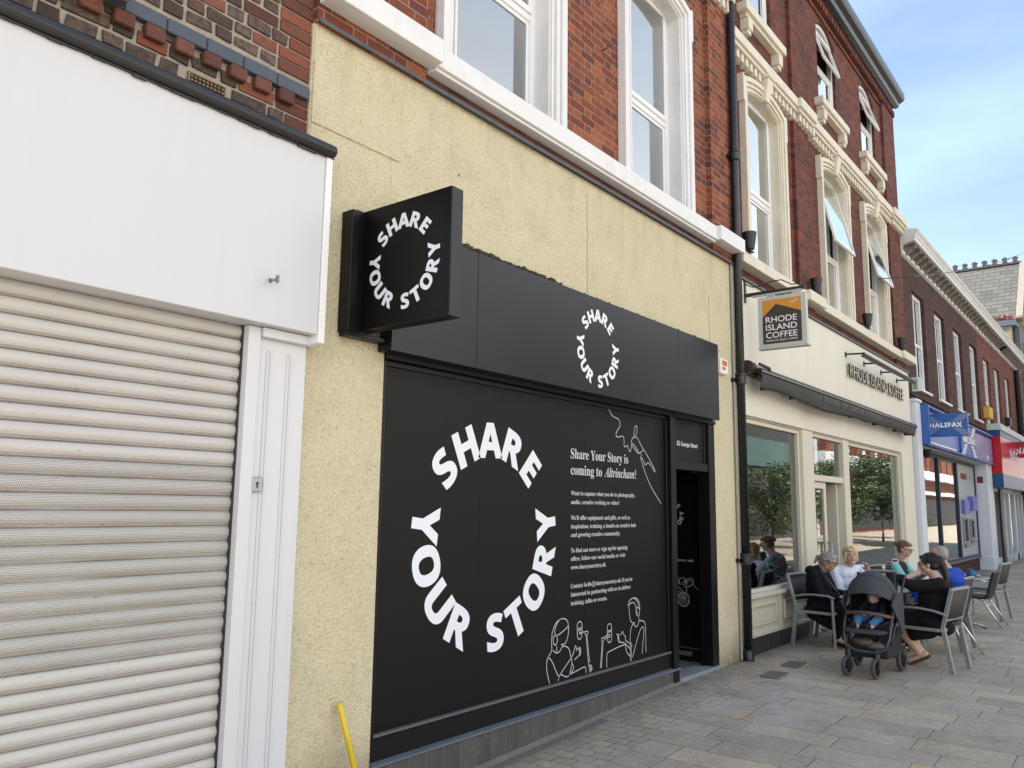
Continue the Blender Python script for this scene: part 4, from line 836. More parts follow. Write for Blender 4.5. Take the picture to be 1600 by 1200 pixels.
mb = MB(); mb.add([(fx, 3.382, 3.455), (fx, 2.94, 3.455), (fx, 2.94, 3.80), (fx, 3.225, 3.91), (fx, 3.382, 3.765)], [(0,1,2,3,4)]); build_on(mb, 'brown_peak', plain('brown_sign_paint', (.05, .034, .024), .5, var=.08), H)
fx -= .0015; mb = MB()
for s, z in (('RHODE', 3.70), ('ISLAND', 3.61), ('COFFEE', 3.52)): text(mb, s, (fx, 3.345, z), U2, ZV, .066, .355, '', off=.008)
text(mb, 'HOME OF GREAT COFFEE', (fx, 3.345, 3.482), U2, ZV, .018, .355, '', off=.004); polyline(mb, [(-.045,-.01),(-.02,.006),(0,-.008),(.02,.01),(.045,.016)], .006, (fx, 3.02, 3.915), U2, ZV)
build_on(mb, 'lettering', M['white_vinyl'], H, fix=False)
# small floodlights standing on the sill band
random.seed(11)
fl0 = None
for i, (x, lb) in enumerate(((8.93, 'small black uplighter on the stone band right beside the downpipe'), (11.33, 'small black uplighter on the stone band above the hanging sign'), (13.92, 'small black uplighter between the two opened upper windows'), (16.25, 'small black uplighter at the far right end of the stone band'))):
    if fl0 is None:
        t = thing('uplighter', lb, 'wall light', 'small uplighters along the stone band', loc=(x, 3.48, 4.56)); fl0 = t
        mb = MB(); mb.lathe((x, 3.50, 4.60), (0,0,1), [(0,0), (.055,0), (.085,.20), (.078,.20), (.05,.02), (0,.02)], 16); build_on(mb, 'housing', M['dark_metal'], t)
        mb = MB(); mb.tube([(x, 3.50, 4.6), (x, 3.50, 4.55)], .02, 8); mb.box(x - .05, x + .05, 3.46, 3.54, 4.562, 4.572); mb.tube([(x, 3.52, 4.65), (x, 3.65, 4.66)], .012, 6); build_on(mb, 'bracket', M['dark_metal'], t)
    else: t = copy_tree(fl0); t.location = (x, 3.48, 4.56); t['label'] = lb
#@@PART3
# ------------------------------------------------------------------ D: the bank building (brown brick)
D1 = thing('bank_building', 'low brown brick bank building with row of narrow white windows beyond the cafe', 'building', loc=(21.5, 3.62, 0))
HW = [17.92, 20.08, 22.26, 24.52]
def narrow_windows(xs, th, z0, z1, w=1.12, mat='white_upvc'):
    P_ = Matrix.Translation(-Vector(th.location))
    for a in xs:
        mb = MB(); frame(mb, a + .02, a + w - .02, z0 + .05, z1, 3.69, 3.76, .085); mb.box(a + .09, a + w - .09, 3.70, 3.75, z0 + 1.0, z0 + 1.06)
        mb.box(a + w * .5 - .02, a + w * .5 + .02, 3.71, 3.75, z0 + .12, z1 - .07)
        fr = mb.build('window_frame', M[mat], None, bevel=.006); fr.parent = th; fr.matrix_parent_inverse = P_
        mb = MB(); mb.box(a + .09, a + w - .09, 3.73, 3.735, z0 + .12, z1 - .07); mb.build('pane', M['glass'], fr)
        mb = MB(); mb.box(a - .05, a + w + .05, 3.56, 3.75, z0, z0 + .05); mb.build('window_sill', M['white_paint'], fr, bevel=.005)
mb = MB(); wall_holes(mb, 17.105, 25.83, 3.62, 6.75, 3.62, 3.95, [(a, a + 1.12, 4.02, 6.12) for a in HW])
mb.box(17.105, 26.3, 3.55, 3.62, 3.755, 3.80); mb.box(17.105, 26.3, 3.57, 3.62, 3.85, 3.88); mb.box(17.5, 25.5, 3.87, 3.95, -.1, .40)
build_on(mb, 'brick_wall', M['brick_brown'], D1); narrow_windows(HW, D1, 4.02, 6.12)
def cornice(th, x0, x1, endcap=True):
    mb = MB(); prof = [(3.62, 6.66), (3.57, 6.68), (3.56, 6.74), (3.60, 6.80), (3.60, 6.86), (3.40, 6.90), (3.335, 6.90), (3.335, 6.99), (3.32, 7.0), (3.31, 7.04), (3.27, 7.09), (3.265, 7.13), (3.35, 7.15), (3.95, 7.30), (3.95, 6.66)]
    mb.prism(prof, 'x', x0, x1); return build_on(mb, 'cornice', paint('pale_cornice_stone', (.66, .66, .66), .4, .6, (3, 3, 2), (.26, .25, .23)), th, bevel=.006)
cornice(D1, 17.11, 25.83)
M['cornice_grey'] = plain('grey_carved_stone', (.20, .18, .15), .8, var=.4, vs=10, bumps=.006, bsc=30)
def modillions(th, x0, x1, mat='cornice_grey', st=.42):
    mb = MB(); x = x0 + .1; mb.box(x0, x1, 3.36, 3.598, 6.865, 6.896)
    while x < x1 - .15:
        mb.prism([(3.60, 6.70), (3.56, 6.70), (3.44, 6.80), (3.38, 6.82), (3.37, 6.862), (3.60, 6.862)], 'x', x, x + .13); mb.prism([(3.58, 6.79), (3.46, 6.84), (3.58, 6.862)], 'x', x + .17, x + .34); x += st
    build_on(mb, 'modillions', M[mat], th, bevel=.004)
modillions(D1, 17.2, 25.8)
mb = MB(); mb.box(17.11, 17.47, 3.50, 3.95, -.1, 3.70); mb.box(17.09, 17.50, 3.47, 3.95, 3.702, 3.76); build_on(mb, 'pilaster', M['white_pier'], D1, bevel=.006)
mb = MB(); mb.box(25.50, 26.32, 3.55, 3.95, -.1, 2.94); mb.box(25.48, 26.34, 3.53, 3.96, -.1, .42); build_on(mb, 'pier', M['white_pier'], D1, bevel=.008)
mb = MB(); mb.box(17.47, 25.5, 3.60, 3.97, 2.88, 2.93); build_on(mb, 'soffit', M['room_pale'], D1)
mb = MB(); M['navy'] = plain('navy_window_frame', (.012, .022, .055), .35)
for x in (18.7, 20.66, 22.86, 25.42): mb.box(x, x + .10, 3.84, 3.94, .45, 2.80)
mb.box(17.5, 25.5, 3.84, 3.94, 2.80, 2.88); mb.box(17.5, 25.5, 3.84, 3.94, .44, .50); build_on(mb, 'window_frame', M['navy'], D1, bevel=.004)
mb = MB(); mb.box(17.5, 25.5, 3.80, 3.95, .40, .44); build_on(mb, 'sill', M['grey_sill'], D1, bevel=.004)
mb = MB(); mb.box(17.5, 22.86, 3.885, 3.89, .5, 2.8); build_on(mb, 'pane', M['shop_glass'], D1)
mb = MB(); mb.box(22.96, 25.42, 3.87, 3.90, .5, 2.8); build_on(mb, 'white_panel', paint('pale_machine_panel', (.42, .45, .47), .1, .3), D1)
mb = MB()
for a, b, z0, z1 in ((23.35, 23.95, .82, 1.46), (24.3, 24.85, .9, 1.42)):
    frame(mb, a, b, z0, z1, 3.83, 3.869, .05); mb.box(a - .05, b + .05, 3.80, 3.869, z0 - .10, z0 - .03)
build_on(mb, 'cash_machine', M['steel'], D1, bevel=.005)
mb = MB()
for a, b, z0, z1 in ((23.40, 23.90, .87, 1.41), (24.35, 24.80, .95, 1.37)): mb.box(a, b, 3.86, 3.868, z0, z1)
build_on(mb, 'machine_screen', M['plain_dark'], D1)
M['violet'] = plain('blue_violet_sign', (.13, .15, .50), .35); mb = MB(); mb.box(23.35, 23.95, 3.78, 3.866, 1.55, 1.90); mb.box(24.28, 24.85, 3.74, 3.866, 1.63, 2.0); build_on(mb, 'machine_sign', M['violet'], D1, bevel=.01)
mb = MB(); mb.box(23.5, 24.3, 3.862, 3.868, 2.43, 2.58); mb.box(25.494, 25.499, 3.66, 3.80, 2.38, 2.56); build_on(mb, 'small_plaque', plain('rust_plaque', (.16, .035, .02), .5), D1)
mb = MB(); mb.add([(17.4,3.98,.3),(25.5,3.98,.3),(25.5,8,.3),(17.4,8,.3)], [(0,1,2,3)]); mb.add([(17.4,8,.3),(25.5,8,.3),(25.5,8,2.9),(17.4,8,2.9)], [(0,1,2,3)]); mb.add([(17.4,3.98,2.89),(25.5,3.98,2.89),(25.5,8,2.89),(17.4,8,2.89)], [(3,2,1,0)]); mb.box(17.4, 25.5, 3.98, 8, 3.7, 3.75); build_on(mb, 'room', M['room_grey'], D1)
mb = MB(); mb.box(17.3, 34, 7.9, 8, .3, 7.2); mb.box(17.3, 34, 4.0, 8.0, 7.0, 7.1); build_on(mb, 'back_wall', M['plain_dark'], D1)
t = thing('bank_poster', 'tall blue poster with white lettering standing inside the bank window', 'poster', loc=(20.3, 3.95, 1.3))
mb = MB(); mb.box(19.75, 20.55, 3.93, 3.96, .55, 1.95); build_on(mb, 'board', plain('poster_blue', (.01, .13, .42), .4), t)
mb = MB(); frame(mb, 19.68, 20.62, .48, 2.02, 3.93, 3.965, .07); build_on(mb, 'poster_frame', M['white_upvc'], t)
mb = MB(); 
for z in (.62, .72, .82): mb.prism([(20.0, z), (20.12, z + .07), (20.2, z + .02), (20.3, z + .07), (20.36, z), (20.2, z - .03)], 'y', 3.926, 3.929)
for i, z in enumerate((1.70, 1.55)): mb.box(19.95, 20.35, 3.926, 3.929, z, z + .1)
mb.v = mb.v; build_on(mb, 'lettering', M['white_vinyl'], t, fix=False)
# bank fascia
BF = thing('bank_fascia_sign', 'long blue and violet bank fascia with white striped cross logo', 'sign', loc=(21.8, 3.5, 3.3))
m = MatB('blue_violet_fascia'); x, y, z = m.pos(); m.col(m.ramp((x - 17.6) * .125, [(0, (.05, .16, .48)), (.45, (.09, .19, .48)), (.8, (.17, .19, .43)), (1, (.20, .18, .39))])); m.rough(.3); M['halfascia'] = m.m
mb = MB(); mb.prism([(3.62, 2.94), (3.53, 2.94), (3.50, 2.99), (3.50, 3.60), (3.53, 3.66), (3.62, 3.66)], 'x', 17.55, 26.28); build_on(mb, 'panel', M['halfascia'], BF)
M['blue'] = plain('royal_blue_paint', (.03, .105, .36), .35); mb = MB(); mb.box(17.48, 17.549, 3.36, 3.62, 2.90, 3.68); mb.box(17.55, 26.3, 3.42, 3.62, 3.662, 3.70); mb.box(17.55, 26.3, 3.44, 3.62, 2.90, 2.938); build_on(mb, 'trim', M['blue'], BF, bevel=.005)
mb = MB(); mb.box(17.6, 20.6, 3.43, 3.45, 2.94, 2.975); build_on(mb, 'lamp_strip', M['white_upvc'], BF)
def cross(mb, c, U, V, w, h, lift=0):
    c, U, V = Vector(c), Vector(U), Vector(V); N = U.cross(V)
    for sx in (-1, 1):
        for sy in (-1, 1):
            for i in range(5):
                t0 = .30 + i * .145; t1 = t0 + .095
                p = [(sx * w * (.02 + .42 * t0), t0), (sx * w * (.30 + .42 * t0), t0), (sx * w * (.30 + .42 * t1), t1), (sx * w * (.02 + .42 * t1), t1)]
                p = [(a * .66, b) for a, b in p]
                mb.add([c + U * a + V * (sy * b * h / 2) + N * lift for a, b in p], [(0,1,2,3)])
mb = MB(); cross(mb, (22.3, 3.44, 3.30), XU, ZV, 2.2, .74); text(mb, 'HALIFAX', (22.3, 3.435, 3.23), XU, ZV, .15, 1.7, 'sansb', off=.03, align='c'); build_on(mb, 'lettering', M['white_vinyl'], BF, fix=False)
mb = MB(); mb.box(21.35, 23.25, 3.45, 3.50, 2.95, 3.65); build_on(mb, 'logo_backing', M['blue'], BF)
mb = MB(); mb.box(25.3, 25.32, 3.49, 3.50, 3.0, 3.1); text(mb, 'W', (25.2, 3.495, 2.99), XU, ZV, .13, .45, 'sansb'); build_on(mb, 'fascia_letter', M['white_vinyl'], BF, fix=False)
# bank projecting sign, plane x = 17.75
BP = thing('bank_hanging_sign', 'blue rectangular bank sign with white name and grey cross sticking out over street', 'sign', loc=(17.8, 3.1, 3.3))
mb = MB(); mb.box(17.75, 17.87, 2.74, 3.475, 3.055, 3.505); build_on(mb, 'sign_box', M['blue'], BP, bevel=.006)
mb = MB(); mb.box(17.78, 17.86, 3.475, 3.62, 3.04, 3.50); build_on(mb, 'bracket', M['navy'], BP)
mb = MB(); cross(mb, (17.747, 3.12, 3.28), U2, ZV, 1.0, .42); build_on(mb, 'logo_bars', plain('grey_blue_bars', (.23, .28, .38), .5), BP, fix=False)
mb = MB(); mb.box(17.7465, 17.7485, 2.8, 3.44, 3.215, 3.345); build_on(mb, 'name_strip', M['blue'], BP)
mb = MB(); text(mb, 'HALIFAX', (17.745, 3.12, 3.235), U2, ZV, .085, .58, 'sansb', off=.025, align='c'); build_on(mb, 'lettering', M['white_vinyl'], BP, fix=False)
t = thing('security_camera', 'dark domed security camera under the bank soffit', 'camera', loc=(19.0, 3.7, 2.8))
mb = MB(); mb.lathe((18.9, 3.72, 2.88), (0,0,-1), [(0,0), (.10,0), (.10,.06), (.085,.07), (.07,.13), (.03,.165), (0,.17)], 14); build_on(mb, 'dome', M['dark_metal'], t, smooth=True)
t = thing('estate_sign', 'small white and green panel sticking out from brown brick at cafe end', 'sign', loc=(17.2, 3.5, 4.1))
mb = MB(); mb.box(17.35, 17.40, 3.42, 3.60, 3.93, 4.20); build_on(mb, 'panel', M['white_upvc'], t); mb = MB(); mb.box(17.345, 17.349, 3.50, 3.58, 3.96, 4.17); build_on(mb, 'green_band', plain('faded_green', (.25, .38, .2), .5), t)

# ------------------------------------------------------------------ E: rust brick shop with red and blue fascia
E1 = thing('rusty_brick_shop', 'rusty red brick shop with narrow white windows after the bank', 'building', loc=(30, 3.62, 0))
EW = [26.68, 28.72, 30.98]
mb = MB(); wall_holes(mb, 25.832, 33.65, 3.62, 6.75, 3.62, 3.95, [(a, a + 1.12, 3.75, 6.05) for a in EW]); build_on(mb, 'brick_wall', M['brick_rust'], E1); narrow_windows(EW, E1, 3.75, 6.05)
cornice(E1, 25.832, 35.0); modillions(E1, 25.9, 29.9); modillions(E1, 30.0, 34.9, 'dark_metal', .3)
mb = MB(); 
for x, w in ((26.36, .22), (27.2, .10), (28.1, .10), (28.5, .45), (29.3, .1), (30.2, .1), (31.4, .35), (32.4, .12), (33.2, .4)): mb.box(x, x + w, 3.66, 3.80, -.1, 2.35)
mb.box(26.36, 33.6, 3.66, 3.80, -.1, .30); mb.box(26.36, 33.6, 3.66, 3.80, 2.2, 2.35); build_on(mb, 'shopfront_frame', M['white_pier'], E1, bevel=.004)
mb = MB(); mb.box(26.4, 33.6, 3.72, 3.725, .3, 2.2); build_on(mb, 'pane', M['shop_glass'], E1)
mb = MB(); mb.box(28.0, 28.45, 3.60, 3.66, 0, 2.3); build_on(mb, 'dark_post', M['dark_metal'], E1)
mb = MB(); mb.box(26.4, 33.6, 5.0, 5.05, 0, 2.5); mb.box(26.4, 33.6, 3.8, 5.0, 2.36, 2.4); build_on(mb, 'back_wall', M['plain_dark'], E1)
M['red'] = plain('bright_red_fascia', (.50, .008, .025), .22, var=.04); M['petrol'] = plain('petrol_blue_band', (.012, .065, .16), .3); M['pale_cap'] = plain('pale_capping', (.55, .60, .60), .5)
EF = thing('red_fascia_sign', 'red and dark blue fascia box of shop beyond the bank', 'sign', loc=(30, 3.4, 3.2))
for nm, z0, z1, mt, e in (('lower_band', 2.29, 2.67, 'petrol', 0), ('panel', 2.672, 3.73, 'red', -.004), ('upper_band', 3.732, 3.90, 'petrol', 0), ('capping', 3.902, 4.08, 'pale_cap', .03)):
    mb = MB(); mb.box(26.48 - e, 33.6, 3.30 - e, 3.62, z0, z1); build_on(mb, nm, M[mt], EF)
mb = MB(); text(mb, 'NAG', (28.2, 3.298, 3.15), XU, ZV, .30, 1.8, 'sansb'); build_on(mb, 'lettering', M['white_vinyl'], EF, fix=False)
t = thing('red_hanging_sign', 'red projecting sign with white letters NA at the edge of the picture', 'sign', 'signs', loc=(30, 3, 3.5)); del t['group']
mb = MB(); mb.box(30.0, 30.12, 2.55, 3.29, 3.30, 3.80); mb.box(30.03, 30.09, 3.29, 3.34, 3.4, 3.6); mb.v = [(a, b + .11, c_) for a, b, c_ in mb.v]; build_on(mb, 'sign_box', plain('dark_red_sign', (.33, .01, .03), .4), t, bevel=.005)
mb = MB(); text(mb, 'NA', (29.996, 3.36, 3.42), U2, ZV, .20, .34, 'sansb'); build_on(mb, 'lettering', M['white_vinyl'], t, fix=False)
t = thing('yellow_alarm_box', 'yellow burglar alarm box high on the rusty brick wall', 'alarm', loc=(26.4, 3.5, 4.4)); mb = MB(); mb.prism([(26.0, 4.20), (26.6, 4.20), (26.62, 4.34), (26.6, 4.54), (26.0, 4.54)], 'y', 3.45, 3.62); build_on(mb, 'casing', plain('yellow_casing', (.60, .36, .03), .5), t, bevel=.02)
t = thing('dark_alarm_box', 'small dark lamp box on the rusty brick wall near the far window', 'alarm', loc=(30.5, 3.5, 4.5)); mb = MB(); mb.box(30.3, 30.65, 3.47, 3.62, 4.36, 4.62); build_on(mb, 'casing', M['dark_metal'], t, bevel=.01)
t = thing('far_downpipe', 'black downpipe at the far end of rusty brick wall', 'downpipe', loc=(33.6, 3.5, 4)); mb = MB(); mb.tube([(33.55, 3.53, -.1), (33.55, 3.53, 6.6)], .10, 10); mb.beam((33.5, 3.5, 4.4), (33.0, 3.1, 4.4), .04, .04); mb.beam((33.5, 3.5, 4.15), (33.0, 3.1, 4.15), .04, .04); build_on(mb, 'pipe', M['pipe'], t)

# ------------------------------------------------------------------ G: gabled building at the end
G = thing('gabled_building', 'buff brick gabled building with grey slate roof and spiky ridge tiles at far end', 'building', loc=(37.5, 3.6, 0))
mb = MB(); mb.box(35.05, 41, 3.62, 12, 0, 8.9); mb.prism([(35.05, 8.9), (41, 8.9), (38.0, 11.7)], 'y', 3.64, 3.9)
for x in (35.7, 36.9, 38.6): mb.prism([(x, 5.2), (x + .12, 5.2), (x + .12, 7.2), (x + .5, 7.85), (x + .88, 7.2), (x + .88, 5.2), (x + 1.0, 5.2), (x + 1.0, 7.25), (x + .5, 8.05), (x, 7.25)], 'y', 3.5, 3.62)
build_on(mb, 'brick_wall', M['brick_far'], G)
m = MatB('grey_slate'); x, y, z = m.pos(); hz = .19; row = (z / hz).floor(); fz = (z / hz).fract(); p = y / .42 + row.mod(2.0) * .5; fy = (p.fract() - .5).abs(); rnd = m.white(m.comb(p.floor(), row, 1.0))
c = m.ramp(rnd, [(0, (.05, .048, .042)), (.5, (.085, .08, .07)), (.9, (.065, .065, .062))]); c = m.mix(fz.lt(.14).max(fy.gt(.47)), c, (.018, .017, .016)); m.col(c); m.rough(.7); m.bump(fz * -1.0 + rnd * .3, .02, .8); M['slate'] = m.m
mb = MB(); mb.add([(34.85, 3.56, 8.80), (34.85, 12, 8.80), (37.6, 12, 11.55), (37.6, 3.56, 11.55), (34.80, 3.56, 8.72), (34.80, 12, 8.72), (41.2, 3.56, 8.5), (41.2, 12, 8.5)], [(0,3,2,1), (4,5,1,0), (3,6,7,2)]); build_on(mb, 'roof', M['slate'], G)
mb = MB(); mb.box(37.52, 37.68, 3.5, 12, 11.54, 11.62); y = 3.6
while y < 9: mb.prism([(y, 11.62), (y + .20, 11.62), (y + .17, 11.74), (y + .22, 11.80), (y + .10, 11.88), (y - .02, 11.80), (y + .03, 11.74)], 'x', 37.56, 37.64); y += .36
build_on(mb, 'ridge_tiles', plain('dark_ridge_tile', (.055, .045, .045), .7), G)
mb = MB(); mb.beam((34.8, 3.44, 8.66), (37.62, 3.44, 11.50), .22, .22); mb.beam((37.62, 3.44, 11.50), (41.2, 3.44, 8.4), .22, .22); mb.beam((36.1, 3.3, 9.0), (39.2, 3.3, 9.0), .12, .14); build_on(mb, 'bargeboard', M['cornice_grey'], G)
mb = MB(); mb.box(34.2, 35.1, 3.5, 4.6, 8.38, 8.58); mb.box(34.7, 35.04, 3.45, 3.62, 7.3, 8.37); mb.box(34.6, 35.1, 3.3, 3.7, 7.1, 7.3); build_on(mb, 'lead_flashing', M['lead'], G)
mb = MB(); mb.box(34.25, 35.04, 3.66, 7.5, 6.7, 8.36); build_on(mb, 'side_wall', M['brick_far'], G)
random.seed(3); mb = MB()
for i in range(260):
    p = Vector((34.6 + random.gauss(0, .16), 3.95 + random.gauss(0, .28), 8.66 + abs(random.gauss(0, .08)))); a, b = Vector((random.gauss(0,1), random.gauss(0,1), random.gauss(0,1))).normalized() * .05, Vector((random.gauss(0,1), random.gauss(0,1), random.gauss(0,1))).normalized() * .05
    mb.add([p - a, p - b, p + a, p + b], [(0,1,2,3)])
o = mb.build('roof_plant', plain('pink_red_leaves', (.26, .11, .10), .8, var=.4), None); tag(o, 'pinkish red plant growing along the gutter of slate roof', 'plant')
mb = MB(); pts = [(13.8 + 19.6 * i / 30, 3.0, 5.30 + 5.5 * i / 30 + .15 * math.sin(i / 30 * math.pi) * -1) for i in range(31)]
pts = [Vector((8.3, 3.0, 3.75))] if False else pts
mb.tube([(14.6, 3.45, 5.55)] + pts[2:], .009, 5)
for k_ in (9, 16, 23): mb.sphere(pts[k_], .03, 6, 4)
o = mb.build('overhead_cable', M['dark_metal'], None); tag(o, 'thin dark cable strung across the sky above the bank roof', 'cable')

# ------------------------------------------------------------------ the far side of the street (seen in the glass)
O1 = thing('opposite_glass_building', 'dark modern building with green glass band reflected in left cafe window', 'building', loc=(33, -8, 0))
mb = MB(); mb.box(22, 47.5, -14, -8.0, 0, 8.5); build_on(mb, 'wall', plain('dark_grey_cladding', (.085, .078, .072), .6), O1)
mb = MB(); mb.box(22, 47.4, -8.0, -7.93, 3.7, 5.1); build_on(mb, 'glass_band', tile_mat('green_glass_panels', (.10, .175, .15), 1.3, (.02, .03, .03), 0, .15), O1)
mb = MB(); mb.box(22, 35.5, -8.0, -7.7, 2.6, 3.6); build_on(mb, 'canopy', plain('grey_shop_canopy', (.14, .15, .16), .6), O1)
mb = MB()
for x in (23, 27.5, 31, 34.9, 38, 41, 44): mb.box(x, x + 2.3, -8.0, -7.95, .4, 2.6)
build_on(mb, 'shop_window', M['plain_dark'], O1)
mb = MB(); mb.box(47.52, 48.1, -8.1, -7.8, 0, 8.6); build_on(mb, 'white_edge', M['white_pier'], O1)
O2 = thing('opposite_brick_building', 'red brick building with white windows and white ledge reflected in the cafe glass', 'building', loc=(70, -8, 0))
mb = MB(); mb.box(48.2, 110, -14, -8.0, 0, 11); 
for i in range(16): mb.box(49 + i * 3.2, 50.1 + i * 3.2, -8.0, -7.55, 5.0, 11)
build_on(mb, 'brick_wall', M['brick_opp'], O2)
mb = MB(); mb.box(48.2, 110, -8.0, -7.4, 4.3, 5.0); mb.box(48.2, 110, -8.0, -7.7, 3.0, 3.3); build_on(mb, 'ledge', M['white_paint'], O2)
for i in range(14):
    x = 50.7 + i * 3.2; mb = MB(); frame(mb, x, x + 1.1, 5.3, 7.6, -8.0, -7.9, .12); mb.box(x + .5, x + .6, -8, -7.92, 5.4, 7.5); mb.box(x, x + 1.1, -8, -7.9, 6.4, 6.5); build_on(mb, 'window', M['white_upvc'], O2)
mb = MB(); mb.box(50, 108, -8.0, -7.95, .4, 2.8); build_on(mb, 'shop_window', M['plain_dark'], O2)
leafm = MatB('tree_leaf'); leafm.loc(); gg = leafm.nt.nodes.new('ShaderNodeNewGeometry'); rr = X(leafm.nt, gg.outputs['Random Per Island']); leafm.col(leafm.ramp(rr, [(0, (.030, .055, .018)), (.5, (.055, .09, .025)), (1, (.095, .13, .04))])); leafm.rough(.5); M['leaf'] = leafm.m
M['bark'] = plain('grey_bark', (.10, .085, .065), .9, bumps=.02, bsc=20)
tree0 = None
for i, (x, y, s, lb) in enumerate(((27.5, -2.9, .78, 'small leafy street tree reflected low in the left cafe window'), (37.6, -3.2, 1.0, 'leafy street tree reflected at the left of large cafe window'), (42.3, -3.0, 1.05, 'leafy street tree reflected in the middle of large cafe window'), (47.5, -3.3, .95, 'leafy street tree reflected at the right of large cafe window'), (32.6, -3.4, .85, 'leafy street tree reflected in the cafe door glass'))):
    if tree0 is None:
        random.seed(21); t = thing('street_tree', lb, 'tree', 'street trees across the road', loc=(0, 0, 0)); tree0 = t
        mb = MB(); mb.tube([(0,0,-.6), (.03,0,.6), (.0,.05,1.3)], [.11, .08, .065], 8); tips = []
        for k_ in range(9):
            a = k_ * 2.4; e = Vector((math.cos(a) * random.uniform(.6, 1.3), math.sin(a) * random.uniform(.6, 1.3), random.uniform(2.0, 3.8))); mb.tube([(0,.05,1.2 + k_ * .03), (e.x * .4, e.y * .4, 1.2 + (e.z - 1.2) * .6), e], [.05, .03, .01], 6); tips.append(e)
        mb.build('trunk', M['bark'], t, smooth=True)
        mb = MB()
        cl = [Vector((random.gauss(0, .75), random.gauss(0, .75), random.uniform(1.2, 3.9))) for _ in range(46)] + tips
        for c0 in cl:
            for _ in range(105):
                p = c0 + Vector((random.gauss(0, .22), random.gauss(0, .22), random.gauss(0, .17))); a = Vector((random.gauss(0,1), random.gauss(0,1), random.gauss(0,.5))).normalized() * .06; b = a.cross(Vector((random.gauss(0,1), random.gauss(0,1), random.gauss(0,1)))).normalized() * .035
                mb.add([p - a, p - b, p + a, p + b], [(0,1,2,3)])
        mb.build('crown', M['leaf'], t, fix=False)
        t.location = (x, y, 0); t.scale = (s, s, s)
    else: t = copy_tree(tree0); t.location = (x, y, 0); t.scale = (s, s, s); t.rotation_euler.z = i * 1.3; t['label'] = lb

# ------------------------------------------------------------------ ground furniture
M['iron'] = plain('dull_iron', (.035, .033, .032), .55)
for (x, y, lb) in ((8.75, 3.10, 'small iron drain grate in paving nearer the stroller'), (8.10, 3.06, 'small iron drain grate in paving nearer the downpipe')):
    mb = MB(); frame(mb, -.17, .17, -.09, .09, 0, .006, .015); mb.v = [(a, c_, b) for a, b, c_ in mb.v]
    for k_ in range(8): mb.box(-.15 + k_ * .039, -.15 + k_ * .039 + .024, -.08, .08, .0, .005)
    o = mb.build('drain_grate', plain('worn_iron_grate', (.15, .14, .125), .6), None); o.location = (x, y, gz(x) + .005); o.rotation_euler.z = .05; tag(o, lb, 'drain grate', 'drain grates in the paving')

# ------------------------------------------------------------------ chairs and tables
SC = .94
M['sling'] = plain('taupe_sling_fabric', (.060, .055, .055), .8, bumps=.002, bsc=300); M['sling_blk'] = plain('black_woven_strap', (.012, .012, .014), .5, bumps=.003, bsc=150)
def metal_chair():
    t = thing('patio_chair', 'x', 'chair', 'silver framed cafe chairs')
    w = .265
    for s in (-1, 1):
        mb = MB(); mb.beam((s*w, .25, 0), (s*w, .235, .62), .042, .024); mb.build('leg', M['silver'], t, bevel=.006)
        mb = MB(); mb.beam((s*(w-.02), -.31, 0), (s*(w-.02), -.235, .47), .024, .05, (0,1,0)); mb.build('leg', M['silver'], t, bevel=.006)
        mb = MB(); pts = [(s*w, .26, .62), (s*(w+.005), .18, .645), (s*(w+.005), .0, .65), (s*w, -.15, .635), (s*(w-.01), -.28, .60)]
        for a, b in zip(pts, pts[1:]): mb.beam(a, b, .05, .022)
        mb.build('armrest', M['silver'], t, bevel=.006)
        mb = MB(); mb.beam((s*(w-.02), -.235, .46), (s*(w-.02), -.345, .865), .024, .045, (0,1,0)); mb.build('back_post', M['silver'], t, bevel=.006)
    mb = MB(); mb.box(-w, w, .21, .24, .415, .45); mb.box(-w, w, -.24, -.21, .415, .45)
    for s in (-1, 1): mb.box(s*w - .015, s*w + .015, -.21, .21, .415, .45)
    mb.beam((-.25, -.345, .868), (.25, -.345, .868), .04, .03); mb.beam((-.25, -.262, .54), (.25, -.262, .54), .03, .022); mb.build('seat_frame', M['silver'], t, bevel=.006)
    mb = MB(); N = 8
    for i in range(N + 1):
        x = -.25 + .5 * i / N; sag = .02 * (1 - (2*i/N-1)**2)
        mb.v += [(x, -.22, .447 - sag), (x, .225, .447 - sag)]
    for i in range(N): mb.f.append((2*i, 2*i+2, 2*i+3, 2*i+1)); mb.m.append(0)
    o = mb.build('seat', M['sling'], t, smooth=True); s = o.modifiers.new('s', 'SOLIDIFY'); s.thickness = .006
    mb = MB()
    for i in range(N + 1):
        x = -.235 + .47 * i / N; sag = .02 * (1 - (2*i/N-1)**2)
        mb.v += [(x, -.262 - sag, .55), (x, -.343 - sag, .862)]
    for i in range(N): mb.f.append((2*i, 2*i+2, 2*i+3, 2*i+1)); mb.m.append(0)
    o = mb.build('backrest', M['sling'], t, smooth=True); s = o.modifiers.new('s', 'SOLIDIFY'); s.thickness = .006
    t.scale = (SC,)*3; return t
